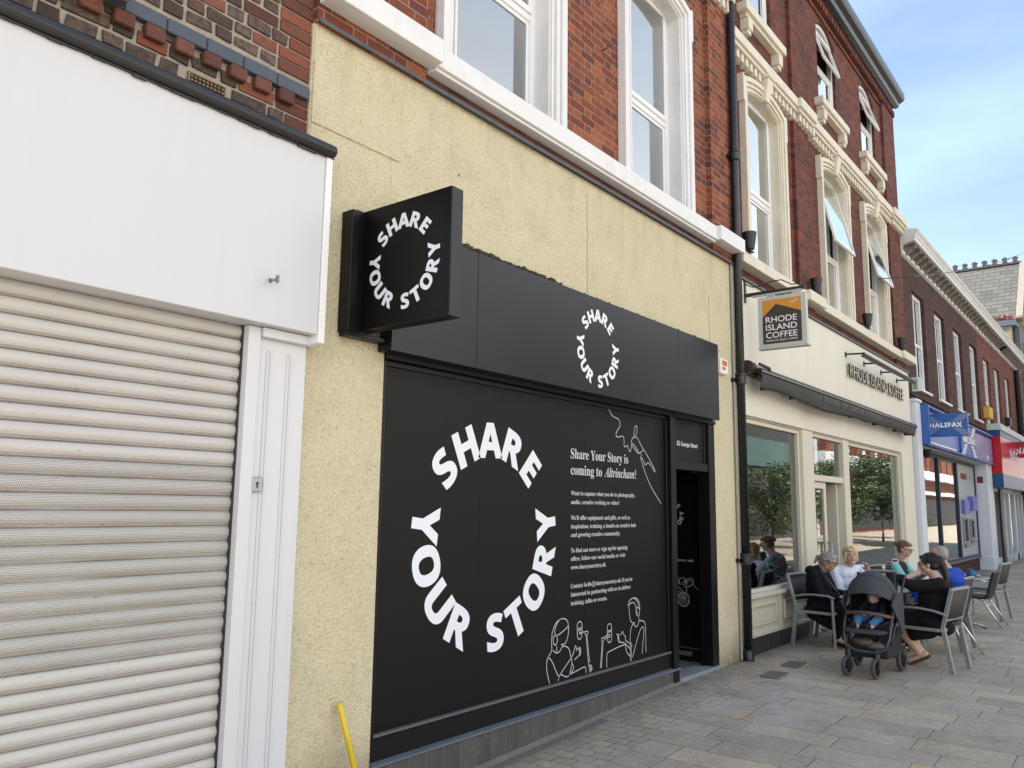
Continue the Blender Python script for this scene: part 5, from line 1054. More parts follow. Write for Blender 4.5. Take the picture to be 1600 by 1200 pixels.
def tub_chair():
    t = thing('bistro_chair', 'x', 'chair', 'black woven chairs on round bright legs')
    for s in (-1, 1):
        mb = MB(); mb.tube([(s*.25, .28, 0), (s*.24, .23, .40), (s*.25, .22, .62), (s*.26, .16, .66), (s*.255, -.16, .675), (s*.24, -.26, .66)], .0125, 8); mb.build('leg', M['chrome'], t, smooth=True)
        mb = MB(); mb.tube([(s*.20, .10, .42), (s*.205, -.10, .41), (s*.21, -.20, .37), (s*.23, -.42, .0)], .0125, 8); mb.build('leg', M['chrome'], t, smooth=True)
    mb = MB(); mb.tube([(-.215, -.24, .31), (.215, -.24, .31)], .010, 8); mb.tube([(-.24, .23, .40), (.24, .23, .40)], .010, 8); mb.build('stretcher', M['chrome'], t, smooth=True)
    mb = MB(); N = 10
    prof = [(.24, .425), (.22, .448), (-.14, .435), (-.205, .43), (-.24, .47), (-.33, .78), (-.345, .80), (-.365, .79), (-.36, .77), (-.27, .45), (-.235, .40), (-.14, .405), (.22, .41)]
    n = len(prof); vs = []
    for i in range(N + 1):
        x = -.23 + .46 * i / N; c2 = .02 * (1 - (2*i/N-1)**2); vs += [(x, a - (c2 if a < -.2 else 0), b - (c2 if a > -.2 else 0)) for a, b in prof]
    mb.add(vs, [(i*n+k, (i+1)*n+k, (i+1)*n+(k+1) % n, i*n+(k+1) % n) for i in range(N) for k in range(n)] + [tuple(range(n)), tuple(reversed(range(N*n, N*n+n)))])
    mb.build('seat', M['sling_blk'], t, smooth=False)
    t.scale = (SC,)*3; return t
mc, tc = metal_chair(), tub_chair(); um = ut = False
def place(kind, x, y, face, label):
    global um, ut
    first = mc if kind == 'm' else tc
    if (kind == 'm' and not um) or (kind == 't' and not ut): t = first
    else: t = copy_tree(first)
    if kind == 'm': um = True
    else: ut = True
    t.location = (x, y, gz(x)); t.rotation_euler.z = face; t['label'] = label; return t
# face: rotation of the +y facing chair
place('m', 10.13, 3.21, math.pi - .12, 'silver framed chair under the grey haired woman beside the cafe window')
place('m', 9.60, 1.97, -.16, 'silver framed chair with taupe back under the woman with dark ponytail')
place('m', 10.95, 3.18, math.pi - .35, 'silver framed chair under the blonde woman in white shirt')
place('t', 10.60, 2.07, -.05, 'black woven chair under the man in blue by the ponytailed woman')
place('m', 11.05, 2.14, -.12, 'silver framed chair standing just behind the man in blue')
place('m', 11.75, 2.93, math.pi * 1.52, 'empty silver framed chair between blonde woman and the woman in chevron vest')
place('m', 12.30, 2.86, math.pi - .10, 'silver framed chair under the woman in chevron vest')
place('t', 13.45, 2.18, -.05, 'empty black woven chair with bright round legs at the right')
place('m', 14.35, 2.16, -.15, 'empty silver framed chair farthest right beside the second table')
tb0 = None
def table(x, y, r, label):
    global tb0
    if tb0 is None:
        t = thing('cafe_table', label, 'table', 'round cafe tables on the paving'); tb0 = t
        mb = MB(); mb.lathe((0,0,0), (0,0,1), [(0,.715), (.36,.715), (.37,.722), (.37,.735), (.36,.742), (0,.742)], 32); mb.build('tabletop', plain('brushed_table_top', (.30, .29, .28), .3, metal=.3), t)
        mb = MB(); mb.tube([(0,0,.03), (0,0,.715)], .03, 12); mb.build('pedestal', M['steel'], t, smooth=True)
        for k_ in range(4):
            a = k_ * math.pi / 2 + .5; mb = MB(); mb.tube([(0,0,.09), (math.cos(a)*.2, math.sin(a)*.2, .06), (math.cos(a)*.31, math.sin(a)*.31, .015)], [.025,.02,.018], 8); mb.build('foot', M['steel'], t, smooth=True)
        t.scale = (SC,)*3
    else: t = copy_tree(tb0); t['label'] = label
    t.location = (x, y, gz(x)); return t
table(10.35, 2.62, .35, 'round cafe table hidden behind the stroller between seated people')
table(12.95, 2.22, .35, 'round cafe table with newspaper beyond the man in blue')
zt = .742 * SC + .02
t = thing('coffee_cup', 'white coffee cup with saucer on the farther cafe table', 'cup', loc=(12.78, 2.25, zt)); mb = MB(); mb.lathe((0,0,0), (0,0,1), [(0,.008), (.022,.008), (.036,.03), (.040,.065), (.036,.065), (.032,.03), (0,.014)], 16); mb.build('cup', M['white_upvc'], t, smooth=True)
mb = MB(); mb.lathe((0,0,0), (0,0,1), [(0,.002), (.05,.002), (.075,.012), (.075,.015), (.05,.006), (0,.006)], 20); mb.build('saucer', M['white_upvc'], t, smooth=True)
mb = MB(); random.seed(9)
for i in range(4):
    a = .15 * i; vs = [Vector((px * .17, py * .12, .004 + i * .003 + .012 * max(0, px) * (i % 2))) for px, py in ((-1,-1),(1,-1),(1,1),(-1,1))]; Rm = Matrix.Rotation(a, 3, 'Z'); mb.add([Rm @ v for v in vs], [(0,1,2,3)])
o = mb.build('newspaper', plain('printed_newsprint', (.42, .42, .48), .8, var=.5, vs=40), None); o.location = (13.07, 2.12, zt); tag(o, 'folded newspaper lying on the farther cafe table', 'newspaper')
mb = MB(); mb.sphere((0,0,.05), (.10,.06,.06), 10, 6); mb.sphere((.07,.03,.035), (.06,.06,.04), 10, 6); mb.tube([(-.08,0,.05), (-.06,.02,.12), (.02,.02,.12), (.05,0,.06)], .01, 6)
o = mb.build('blue_bag', plain('bright_blue_cloth', (.02, .10, .28), .7, var=.4, vs=25), None, smooth=True); o.location = (12.80, 2.05, zt); tag(o, 'crumpled blue cloth bag on the farther cafe table', 'bag')
mb = MB(); mb.lathe((0,0,0), (0,0,1), [(0,.005), (.03,.005), (.034,.09), (.03,.09), (.027,.01), (0,.01)], 16); o = mb.build('drinking_glass', M['glass'], None, smooth=True); o.location = (10.30, 2.50, .742*SC + .02); tag(o, 'clear drinking glass on the table behind the stroller', 'glass')
#@@PART4
# ------------------------------------------------------------------ stroller
ST = thing('stroller', 'dark grey pushchair with rounded hood and brown bumper bar on the paving', 'stroller', loc=(0, 0, 0))
M['frame_blk'] = plain('black_powder_coat', (.018, .018, .02), .35); M['frame_grey'] = plain('graphite_tube', (.07, .075, .085), .35, metal=.4)
M['hood'] = plain('grey_melange_fabric', (.050, .052, .060), .85, var=.22, vs=60, bumps=.002, bsc=250); M['tan'] = plain('brown_leatherette', (.10, .058, .042), .5, var=.2)
M['rubber'] = plain('grey_tyre_rubber', (.06, .06, .062), .7, var=.2); M['lining'] = plain('black_seat_fabric', (.012, .012, .016), .85); M['pale_lining'] = plain('pale_hood_window', (.28, .28, .28), .8)
M['basket'] = plain('black_basket_mesh', (.014, .014, .015), .8)
def wheel(c, r, w, yaw, fork_top=None):
    c = Vector(c); ax = Vector((math.sin(yaw), math.cos(yaw), 0))
    mb = MB(); mb.lathe(c - ax * w / 2, ax, [(r*.76, 0), (r*.93, 0), (r, w*.25), (r, w*.75), (r*.93, w), (r*.76, w), (r*.76, 0)], 28); wh = mb.build('wheel', M['rubber'], ST, smooth=True)
    mb = MB(); mb.lathe(c - ax * w * .36, ax, [(r*.66, 0), (r*.78, 0), (r*.78, w*.72), (r*.66, w*.72), (r*.66, 0)], 28); mb.lathe(c - ax * w * .45, ax, [(0, 0), (r*.20, 0), (r*.2, w*.9), (0, w*.9)], 14)
    for i in range(5):
        a = i * 2 * math.pi / 5 + .3; d = Vector((math.cos(a) * ax.y, -math.cos(a) * ax.x, math.sin(a))); mb.beam(c + d * r * .15, c + d * r * .70, .014, w * .5, ax)
    mb.build('rim', M['frame_blk'], wh)
    if fork_top is not None:
        mb = MB(); ft = Vector(fork_top)
        for s in (-1, 1): mb.beam(c + ax * s * (w * .5 + .006), Vector((ft.x, ft.y, c.z + r * .95)) + ax * s * (w * .5 + .006), .03, .008, ax)
        mb.lathe((ft.x, ft.y, c.z + r * .92), (0,0,1), [(0,0), (.034,0), (.03,.05), (.022,.10), (0,.10)], 14); mb.build('fork', M['frame_blk'], ST)
wheel((8.54, 2.50, .108), .092, .036, .22, (8.60, 2.50, 0)); wheel((8.53, 2.235, .108), .092, .036, .10, (8.59, 2.235, 0))
wheel((9.16, 2.145, .135), .125, .040, .05); wheel((9.20, 2.58, .135), .125, .040, .05)
mb = MB()
for y in (2.50, 2.235): mb.tube([(8.595, y, .23), (8.61, y, .30), (8.68, y + (.01 if y > 2.4 else -.01), .38)], .019, 8)
for yf, yr in ((2.53, 2.585), (2.115, 2.15)):
    mb.tube([(8.66, yf, .33), (8.82, yf, .48), (9.02, yf, .66), (9.30, yf, .90), (9.36, yf, .93)], .013, 8); mb.tube([(9.05, yf, .69), (9.12, (yf + yr) / 2, .40), (9.16, yr - .03 * (1 if yr > 2.4 else -1), .14)], .012, 8)
mb.tube([(9.36, 2.53, .93), (9.38, 2.50, .935), (9.38, 2.15, .935), (9.36, 2.115, .93)], .014, 8); mb.tube([(9.17, 2.17, .135), (9.19, 2.56, .135)], .010, 8); mb.tube([(9.14, 2.14, .28), (9.14, 2.56, .28)], .009, 8)
mb.build('frame', M['frame_blk'], ST, smooth=True)
mb = MB()   # front U tube below the footrest
mb.tube([(8.72, 2.095, .66), (8.60, 2.092, .52), (8.535, 2.098, .40), (8.51, 2.13, .30), (8.505, 2.20, .262), (8.505, 2.40, .262), (8.51, 2.49, .30), (8.535, 2.515, .40), (8.60, 2.52, .52), (8.68, 2.52, .62)], .0125, 8); mb.build('front_tube', M['frame_grey'], ST, smooth=True)
mb = MB(); mb.obox((8.555, 2.31, .452), (.035, .012, .0), (0, .185, .0), (0, 0, .014)); mb.tube([(8.53, 2.13, .445), (8.515, 2.20, .435), (8.515, 2.42, .435), (8.53, 2.49, .445)], .016, 8); mb.build('footrest', M['frame_grey'], ST, bevel=.006)
mb = MB(); mb.tube([(8.70, 2.50, .585), (8.61, 2.49, .60), (8.555, 2.43, .612), (8.54, 2.31, .622), (8.55, 2.19, .61), (8.60, 2.12, .592), (8.70, 2.10, .58)], .0185, 10); mb.build('bumper_bar', M['tan'], ST, smooth=True)
mb = MB()   # seat shell
for s, (x, z) in enumerate(((8.60, .47), (8.70, .475), (8.84, .47), (8.92, .50), (8.98, .62), (9.04, .78), (9.08, .92))):
    for k_ in range(7):
        t_ = -1 + k_ / 3; mb.v.append((x - .05 * t_ ** 4 * (1 if s > 2 else 0), 2.315 + t_ * .19, z + .05 * t_ ** 4))
for s in range(6):
    for k_ in range(6): a = s*7+k_; mb.f.append((a, a+1, a+8, a+7)); mb.m.append(0)
o = mb.build('seat', M['lining'], ST, smooth=True); sm = o.modifiers.new('s', 'SOLIDIFY'); sm.thickness = .03
mb = MB()
for y in (2.12, 2.51): mb.add([(8.60, y, .47), (8.90, y, .48), (9.08, y, .9), (8.86, y, .78), (8.72, y, .60)], [(0,1,2,3,4)])
o = mb.build('side_panel', M['lining'], ST); sm = o.modifiers.new('s', 'SOLIDIFY'); sm.thickness = .01
# hood: ribs swung round a pivot
piv = Vector((8.86, 2.315, .66)); NB, NK = 9, 20; mb = MB()
def hoodpt(a, t_):    # a: swing angle from forward (0) to back; t_: -1..1 across
    th = R(12 + a * 125); rr = .325 + .02 * math.sin(a * 3.14) ; ww = .235
    ang = t_ * math.pi / 2; c_, s_ = math.cos(ang), math.sin(ang)
    h = rr * (abs(c_) ** .88); y = ww * (abs(s_) ** .95) * (1 if s_ > 0 else -1)
    sc_ = 1 - .025 * abs(math.sin(a * math.pi * 3.0))
    return piv + Vector((-math.cos(th) * h * sc_, y, math.sin(th) * h * sc_ + (-.02 if abs(t_) > .98 else 0)))
for i in range(NB * 3 + 1):
    for k_ in range(NK + 1): mb.v.append(hoodpt(.12 + .88 * i / (NB * 3), -1 + 2 * k_ / NK))
for i in range(NB * 3):
    for k_ in range(NK): a = i*(NK+1)+k_; mb.f.append((a, a+1, a+NK+2, a+NK+1)); mb.m.append(0)
o = mb.build('hood', M['hood'], ST, smooth=True); sm = o.modifiers.new('s', 'SOLIDIFY'); sm.thickness = .008
mb = MB(); mb.tube([hoodpt(.12, -1 + 2 * k_ / NK) for k_ in range(NK + 1)], .011, 8); mb.tube([hoodpt(.42, -1 + 2 * k_ / NK) * 1.0 + Vector((0,0,.002)) for k_ in range(NK + 1)], .006, 6); mb.build('hood_piping', M['hood'], ST, smooth=True)
mb = MB()
for y, s in ((2.086, -1), (2.544, 1)): mb.add([(8.60, y, .70), (8.78, y, .80), (9.05, y, .80), (9.02, y + s * .004, .45), (8.92, y + s * .006, .40), (8.80, y, .55)], [(0,1,2,3,4,5)])
o = mb.build('hood_side', M['hood'], ST); sm = o.modifiers.new('s', 'SOLIDIFY'); sm.thickness = .012
mb = MB(); mb.add([(8.66, 2.518, .66), (8.80, 2.518, .68), (8.82, 2.512, .86), (8.70, 2.50, .80)], [(0,1,2,3)]); mb.build('hood_lining', M['pale_lining'], ST)
mb = MB(); mb.prism([(8.60, .19), (9.10, .16), (9.16, .42), (9.05, .46), (8.60, .32)], 'y', 2.13, 2.50); mb.build('basket', M['basket'], ST, bevel=.03, seg=2)
mb = MB(); mb.sphere((8.60, 2.36, .335), (.07, .10, .045), 12, 8); mb.build('brown_bag', M['tan'], ST, smooth=True)
mb = MB(); mb.sphere((8.595, 2.25, .31), (.06, .09, .035), 12, 8); mb.build('grey_blanket', plain('grey_green_blanket', (.10, .11, .10), .9), ST, smooth=True)
mb = MB(); mb.lathe((9.12, 2.06, .68), (0,0,1), [(0,0), (.04,0), (.046,.10), (.04,.10), (.036,.01), (0,.01)], 16); mb.beam((9.12, 2.06, .73), (9.12, 2.12, .73), .02, .02); mb.build('cup_holder', M['frame_blk'], ST)
mb = MB(); mb.obox((9.16, 2.13, .20), (.05, 0, 0), (0, .02, 0), (0, 0, .05)); mb.build('brake', M['frame_blk'], ST, bevel=.01)
mb = MB(); mb.tube([(9.37, 2.2, .934), (9.37, 2.43, .934)], .018, 10); mb.build('handle_grip', M['tan'], ST, smooth=True)

# ------------------------------------------------------------------ people
def capsule(mb, p0, r0, p1, r1, n=12):
    p0, p1 = Vector(p0), Vector(p1); d = p1 - p0; L_ = d.length; t = d / L_ if L_ > 1e-6 else Vector((0,0,1)); u = t.cross(Vector((0,0,1)))
    if u.length < 1e-3: u = t.cross(Vector((1,0,0)))
    u.normalize(); w = t.cross(u); prof = [(r0 * math.cos(a), -r0 * math.sin(a)) for a in (1.45, 1.1, .75, .4, .0)] + [(r1 * math.cos(a), L_ + r1 * math.sin(a)) for a in (0, .4, .75, 1.1, 1.45)]
    vs = []
    for r, h in prof: vs += [p0 + t * h + (u * math.cos(2*math.pi*k/n) + w * math.sin(2*math.pi*k/n)) * r for k in range(n)]
    m = len(prof); mb.add(vs, [(i*n+k, i*n+(k+1) % n, (i+1)*n+(k+1) % n, (i+1)*n+k) for i in range(m-1) for k in range(n)] + [tuple(reversed(range(n))), tuple(range((m-1)*n, m*n))])
def fused(name, shapes, mat, parent, voxel=.007, it=4, wrinkle=0, wsc=14, keepfn=None):
    """one continuous surface from overlapping limb volumes: ('c',p0,r0,p1,r1) or ('e',c,(rx,ry,rz)[,M])"""
    mb = MB()
    for s in shapes:
        if s[0] == 'c': capsule(mb, *s[1:])
        else: mb.sphere(s[1], s[2], 16, 10, s[3] if len(s) > 3 else None)
    o = mb.build('tmp', mat, None); rm = o.modifiers.new('r', 'REMESH'); rm.mode = 'VOXEL'; rm.voxel_size = voxel; rm.use_smooth_shade = True
    sm = o.modifiers.new('s', 'SMOOTH'); sm.iterations = it; sm.factor = .6
    dg = bpy.context.evaluated_depsgraph_get(); me = bpy.data.meshes.new_from_object(o.evaluated_get(dg)); bpy.data.objects.remove(o)
    if wrinkle:
        nn = [v.normal.copy() for v in me.vertices]
        for v, q in zip(me.vertices, nn):
            p = v.co * wsc; f = noise.noise(Vector((p.x, p.y, p.z * .45))) + .5 * noise.noise(p * 2.1 + Vector((5,1,3))); v.co += q * (f * wrinkle)
    me.materials.clear(); me.materials.append(mat); me.polygons.foreach_set('use_smooth', [True] * len(me.polygons)); me.name = name
    o = bpy.data.objects.new(name, me); C.objects.link(o); o.parent = parent; return o
def frameof(F, upv=(0,0,1)):
    F = Vector(F).normalized(); L_ = Vector(upv).cross(F).normalized(); U_ = F.cross(L_); return F, L_, U_
def head_shapes(H, F, S=1.0, upv=(0,0,1)):
    F, L_, U_ = frameof(F, upv); Mx = Matrix((F, L_, U_)).transposed(); P = lambda a, b, c: Vector(H) + (F * a + L_ * b + U_ * c) * S
    e = lambda a, b, c, rx, ry, rz: ('e', P(a, b, c), (rx*S, ry*S, rz*S), Mx)
    sh = [e(-.010,0,.030,.092,.074,.082), e(.020,0,-.030,.066,.060,.072), e(.052,0,-.082,.026,.030,.022), e(.070,0,.032,.020,.046,.014), ('c', P(.084,0,.012), .009*S, P(.104,0,-.022), .014*S), e(.078,0,-.052,.014,.024,.007), e(.076,0,-.062,.013,.020,.007),
          e(.055,.038,-.022,.026,.022,.022), e(.055,-.038,-.022,.026,.022,.022), e(-.005,.074,-.005,.018,.009,.030), e(-.005,-.074,-.005,.018,.009,.030), e(.02,.045,-.06,.03,.018,.025), e(.02,-.045,-.06,.03,.018,.025)]
    return sh, P, (F, L_, U_), Mx
def hand_shapes(W, D, N, S=1.0, curl=.5, thumb=1):
    """W wrist, D pointing direction, N back-of-hand normal; thumb side = +-(D x N)"""
    D, N = Vector(D).normalized(), Vector(N).normalized(); Sd = D.cross(N).normalized(); N = Sd.cross(D); W = Vector(W); sh = []
    Mx = Matrix((D, Sd, N)).transposed(); sh.append(('e', W + D * .045 * S, (.050*S, .040*S, .016*S), Mx)); sh.append(('c', W, .022*S, W + D*.03*S, .022*S))
    for i, (ln, off) in enumerate(((.068, .028), (.076, .010), (.070, -.010), (.056, -.028))):
        b = W + D * .082 * S + Sd * off * S * thumb; d = D.copy(); r = .0088 * S; p = b; c_ = curl * (1 + .12 * i)
        for k_, f in enumerate((.45, .32, .23)):
            d = (Matrix.Rotation(-c_ * .95, 3, Sd) @ D if False else (d * math.cos(c_ * .8) - N * math.sin(c_ * .8) if k_ == 0 else (d * math.cos(c_ * .8) + (d.cross(Sd)).normalized() * math.sin(c_ * .8) * (1 if (d.cross(Sd)).dot(N) < 0 else -1)))).normalized()
            q = p + d * ln * f * S; sh.append(('c', p, r, q, r * .92)); p = q; r *= .92
    b = W + D * .025 * S + Sd * .030 * S * thumb; q = b + (D * .7 + Sd * thumb * .6 - N * .35).normalized() * .034 * S; sh.append(('c', b, .012*S, q, .010*S)); sh.append(('c', q, .010*S, q + (D * .9 + Sd * thumb * .1 - N * .35).normalized() * .028 * S, .0085*S)); return sh
def skin(name, c):
    m = MatB(name); m.loc(); n = m.noise(14, 4, .6); m.col(m.mix(n, tuple(q * .86 for q in c), tuple(min(1, q * 1.1) for q in c))); m.rough(.48); m.b.inputs['Subsurface Weight'].default_value = .08; m.b.inputs['Subsurface Radius'].default_value = (.01, .004, .002); m.bump(m.noise(240, 2), .0006, .5); return m.m
def hairm(name, c, c2):
    m = MatB(name); m.loc(); n = m.noise(1, 5, .7, m.scaled(90, 90, 12)); m.col(m.mix(n, c, c2)); m.rough(.45); m.bump(n, .004, .8); return m.m
def cloth(name, c, rough=.85, var=.12, sc=120): return plain(name, c, rough, var=var, vs=8, bumps=.0012, bsc=sc, spec=.2)
M['eye'] = plain('dark_eye', (.03, .02, .015), .2); M['eye_white'] = plain('eye_white', (.55, .53, .50), .3); M['lip'] = plain('muted_lips', (.34, .10, .085), .45); M['specs'] = plain('tortoise_frame', (.045, .016, .012), .25)
def face(P, ax, body_t, S=1.0, glasses=False, lips=True):
    F, L_, U_ = ax
    for s in (-1, 1):
        mb = MB(); mb.sphere(P(.0765, s*.030, .010), .0115*S, 10, 8); e = mb.build('eye', M['eye_white'], body_t, smooth=True)
        mb = MB(); mb.sphere(P(.0835, s*.031, .009), .0062*S, 8, 6); mb.build('iris', M['eye'], e, smooth=True)
        mb = MB(); mb.tube([P(.082, s*.016, .028), P(.088, s*.030, .033), P(.078, s*.046, .028)], .0026*S, 6); mb.build('eyebrow', M['specs'], body_t, smooth=True)
    if lips: mb = MB(); mb.tube([P(.084, -.022, -.056), P(.0925, -.008, -.052), P(.0925, .008, -.052), P(.084, .022, -.056)], [.002*S, .0048*S, .0048*S, .002*S], 8); mb.build('mouth', M['lip'], body_t, smooth=True)
    if glasses:
        mb = MB()
        for s in (-1, 1):
            mb.tube([P(.100, s*(.031 + .022 * math.cos(a)), .008 + .017 * math.sin(a)) for a in [i * math.pi / 8 for i in range(17)]], .0026*S, 6); mb.tube([P(.099, s*.052, .013), P(.05, s*.076, .012), P(.0, s*.080, .008)], .0024*S, 6)
        mb.tube([P(.100, -.01, .012), P(.104, 0, .015), P(.100, .01, .012)], .0024*S, 6); mb.build('glasses', M['specs'], body_t)
def hair_cap(name, P, Mx, S, mat, parent, extra=(), fringe=True, vol=1.0):
    e = lambda a, b, c, rx, ry, rz: ('e', P(a, b, c), (rx*S*vol, ry*S*vol, rz*S*vol), Mx)
    sh = [e(-.022,0,.040,.094,.082,.084), e(-.045,0,-.005,.066,.074,.070)]
    if fringe: sh += [e(.045,.028,.080,.040,.040,.026), e(.045,-.028,.080,.040,.040,.026)]
    sh += list(extra); o = fused(name, sh, mat, parent, .006, 2, .0040, 45)
    mb = MB(); rng = random.Random(len(parent.name) + int(S * 1000)); rx, ry, rz = .096*S*vol, .084*S*vol, .087*S*vol; cx_, cz_ = -.022, .040
    for i in range(170):
        az = rng.uniform(-math.pi, math.pi); front = abs(az) < 1.0; end = rng.uniform(.9, 1.25) if front else rng.uniform(1.6, 2.25); st = rng.uniform(.05, .5); pts = []
        for k in range(7):
            th = st + (end - st) * k / 6; f = 1.0 + rng.uniform(-.01, .03) + (.03 if k == 6 else 0); a2 = az + .12 * math.sin(k + i)
            pts.append(P((cx_*S + math.cos(a2)*math.sin(th)*rx*f)/S, (math.sin(a2)*math.sin(th)*ry*f)/S, (cz_*S + math.cos(th)*rz*f)/S))
        mb.tube(pts, [.0022, .0026, .0026, .0026, .0024, .002, .0008], 4, cap=False)
    h2 = mb.build('hair_strands', mat, o, smooth=True); return o
def upright_torso(P_, N_, latv, wid, dep, S):
    """torso volumes from pelvis to neck base; latv lateral unit vector"""
    P_, N_, lv = Vector(P_), Vector(N_), Vector(latv).normalized(); up = (N_ - P_).normalized(); fw = lv.cross(up); Mx = Matrix((lv, fw, up)).transposed(); q = lambda t: P_.lerp(N_, t)
    return [('e', q(.02), (wid*.52, dep*.62, .12*S), Mx), ('e', q(.30), (wid*.46, dep*.56, .14*S), Mx), ('e', q(.58), (wid*.50, dep*.60, .15*S), Mx), ('e', q(.80), (wid*.52, dep*.52, .10*S), Mx)], Mx
S = .94
def person(label, loc=(0,0,0)): return thing('person', label, 'person', loc=(0,0,0))
SK1, SK2 = skin('warm_skin', (.50, .30, .21)), skin('fair_skin', (.58, .37, .28)); 

# A: grey haired woman in black coat, facing -y
t = person('grey haired woman in long black hooded coat and glasses seated beside the cafe window')
Pv, Nk, Hd = Vector((10.15, 3.25, .48)), Vector((10.12, 3.255, .88)), Vector((10.09, 3.115, .995)); F = Vector((-.10, -.90, -.30))
hs, P, ax, Mx = head_shapes(Hd, F, S)
tor, Mt = upright_torso(Pv, Nk, (.99, -.12, 0), .34, .21, S)
SR, SL = Vector((9.965, 3.25, .845)), Vector((10.29, 3.24, .845)); ER, EL = Vector((9.93, 3.17, .62)), Vector((10.33, 3.14, .62)); WR, WL = Vector((9.99, 3.0, .615)), Vector((10.2, 2.97, .62))
KR, KL = Vector((10.03, 2.93, .47)), Vector((10.25, 2.90, .47)); AR, AL = Vector((10.10, 3.06, .11)), Vector((10.25, 3.02, .11))
body = hs + [('c', Nk + Vector((0,0,-.02)), .052, Hd + Vector((.0,.03,-.07)), .048)] + tor + [('c', SR, .05, ER, .04), ('c', ER, .038, WR, .028), ('c', SL, .05, EL, .04), ('c', EL, .038, WL, .028), ('c', Pv, .10, KR, .065), ('c', Pv, .10, KL, .065), ('c', KR, .06, AR, .04), ('c', KL, .06, AL, .04), ('c', AR, .035, AR + Vector((0,-.13,-.06)), .03), ('c', AL, .035, AL + Vector((0,-.13,-.06)), .03)]
body += hand_shapes(WR, (.15,-.9,-.1), (-.2,0,1), S, .8, -1) + hand_shapes(WL, (-.2,-.9,-.05), (0,0,1), S, .8, 1)
fused('body', body, SK1, t, .0062, 3)
face(P, ax, t, S, True)
blk = cloth('black_coat_wool', (.0075, .0075, .010))
coat = [(a if a[0] == 'c' else ('e', a[1], tuple(q * 1.13 for q in a[2]), a[3])) for a in tor] + [('c', SR, .068, ER, .058), ('c', ER, .056, WR, .043), ('c', SL, .068, EL, .058), ('c', EL, .056, WL, .043), ('c', SR, .07, Nk, .075), ('c', SL, .07, Nk, .075),
        ('c', Pv + Vector((-.03,0,-.01)), .125, KR + Vector((0,.04,.0)), .09), ('c', Pv + Vector((.03,0,-.01)), .125, KL + Vector((0,.04,.0)), .09), ('c', (10.05, 3.30, .40), .085, (10.02, 3.10, .27), .05), ('c', (10.05, 3.22, .40), .085, (10.04, 3.04, .25), .045), ('c', (10.2, 3.2, .40), .085, (10.15, 3.0, .26), .045), ('c', (9.99, 3.34, .44), .05, (9.99, 3.14, .30), .04), ('c', KR, .085, (10.05, 3.02, .24), .05), ('c', KL, .085, (10.2, 3.0, .24), .05)]
coat += [('e', (10.12, 3.335, .885), (.115, .055, .055)), ('c', (10.02, 3.31, .885), .04, (10.05, 3.22, .89), .03), ('c', (10.22, 3.31, .885), .04, (10.19, 3.22, .89), .03)]
fused('coat', coat, blk, t, .0075, 3, .007, 11)
mb = []
for a in (AR, AL): mb += [('c', a + Vector((0,.015,-.03)), .040, a + Vector((0,-.11,-.055)), .034), ('c', a + Vector((0,.01,.0)), .038, a + Vector((0,.02,-.03)), .04)]
fused('trousers', [('c', KR, .072, AR + Vector((0,0,.03)), .052), ('c', KL, .072, AL + Vector((0,0,.03)), .052)], blk, t, .008, 3, .005, 14)
fused('shoes', mb, cloth('black_shoe', (.01,.01,.01), .5), t, .006, 2)
hm = hairm('grey_hair', (.20, .18, .15), (.46, .42, .36))
hair_cap('hair', P, Mx, S, hm, t, [('c', P(-.085,0,.035), .022*S, P(-.140,0,.010), .030*S), ('c', P(-.140,0,.01), .027*S, P(-.165,0,-.075), .014*S), ('c', P(.04,.055,.06), .022*S, P(.055,.066,.005), .012*S), ('c', P(.04,-.055,.06), .022*S, P(.058,-.066,.005), .012*S), ('c', P(.03,-.06,.05), .024*S, P(-.03,-.078,.02), .02*S)])
bagt = thing('handbag', 'black shoulder bag with strap on the lap of grey haired woman', 'bag', loc=(0,0,0))
fused('bag_body', [('e', (10.03, 2.93, .55), (.05, .10, .085)), ('e', (10.03, 2.91, .50), (.05, .09, .07))], cloth('black_bag_leather', (.012,.012,.013), .4), bagt, .008, 2, .004, 20)
mb = MB(); mb.tube([(10.0, 3.24, .905), (9.985, 3.18, .88), (9.965, 3.10, .80), (9.96, 3.02, .70), (9.99, 2.95, .60)], .011, 6); mb.build('strap', M['frame_blk'], bagt, smooth=True)
mb = MB(); mb.lathe((9.975, 2.99, .64), (-1,0,0), [(0,.0), (.014,.0), (.014,.006), (0,.006)], 12); mb.build('buckle', M['steel'], bagt)

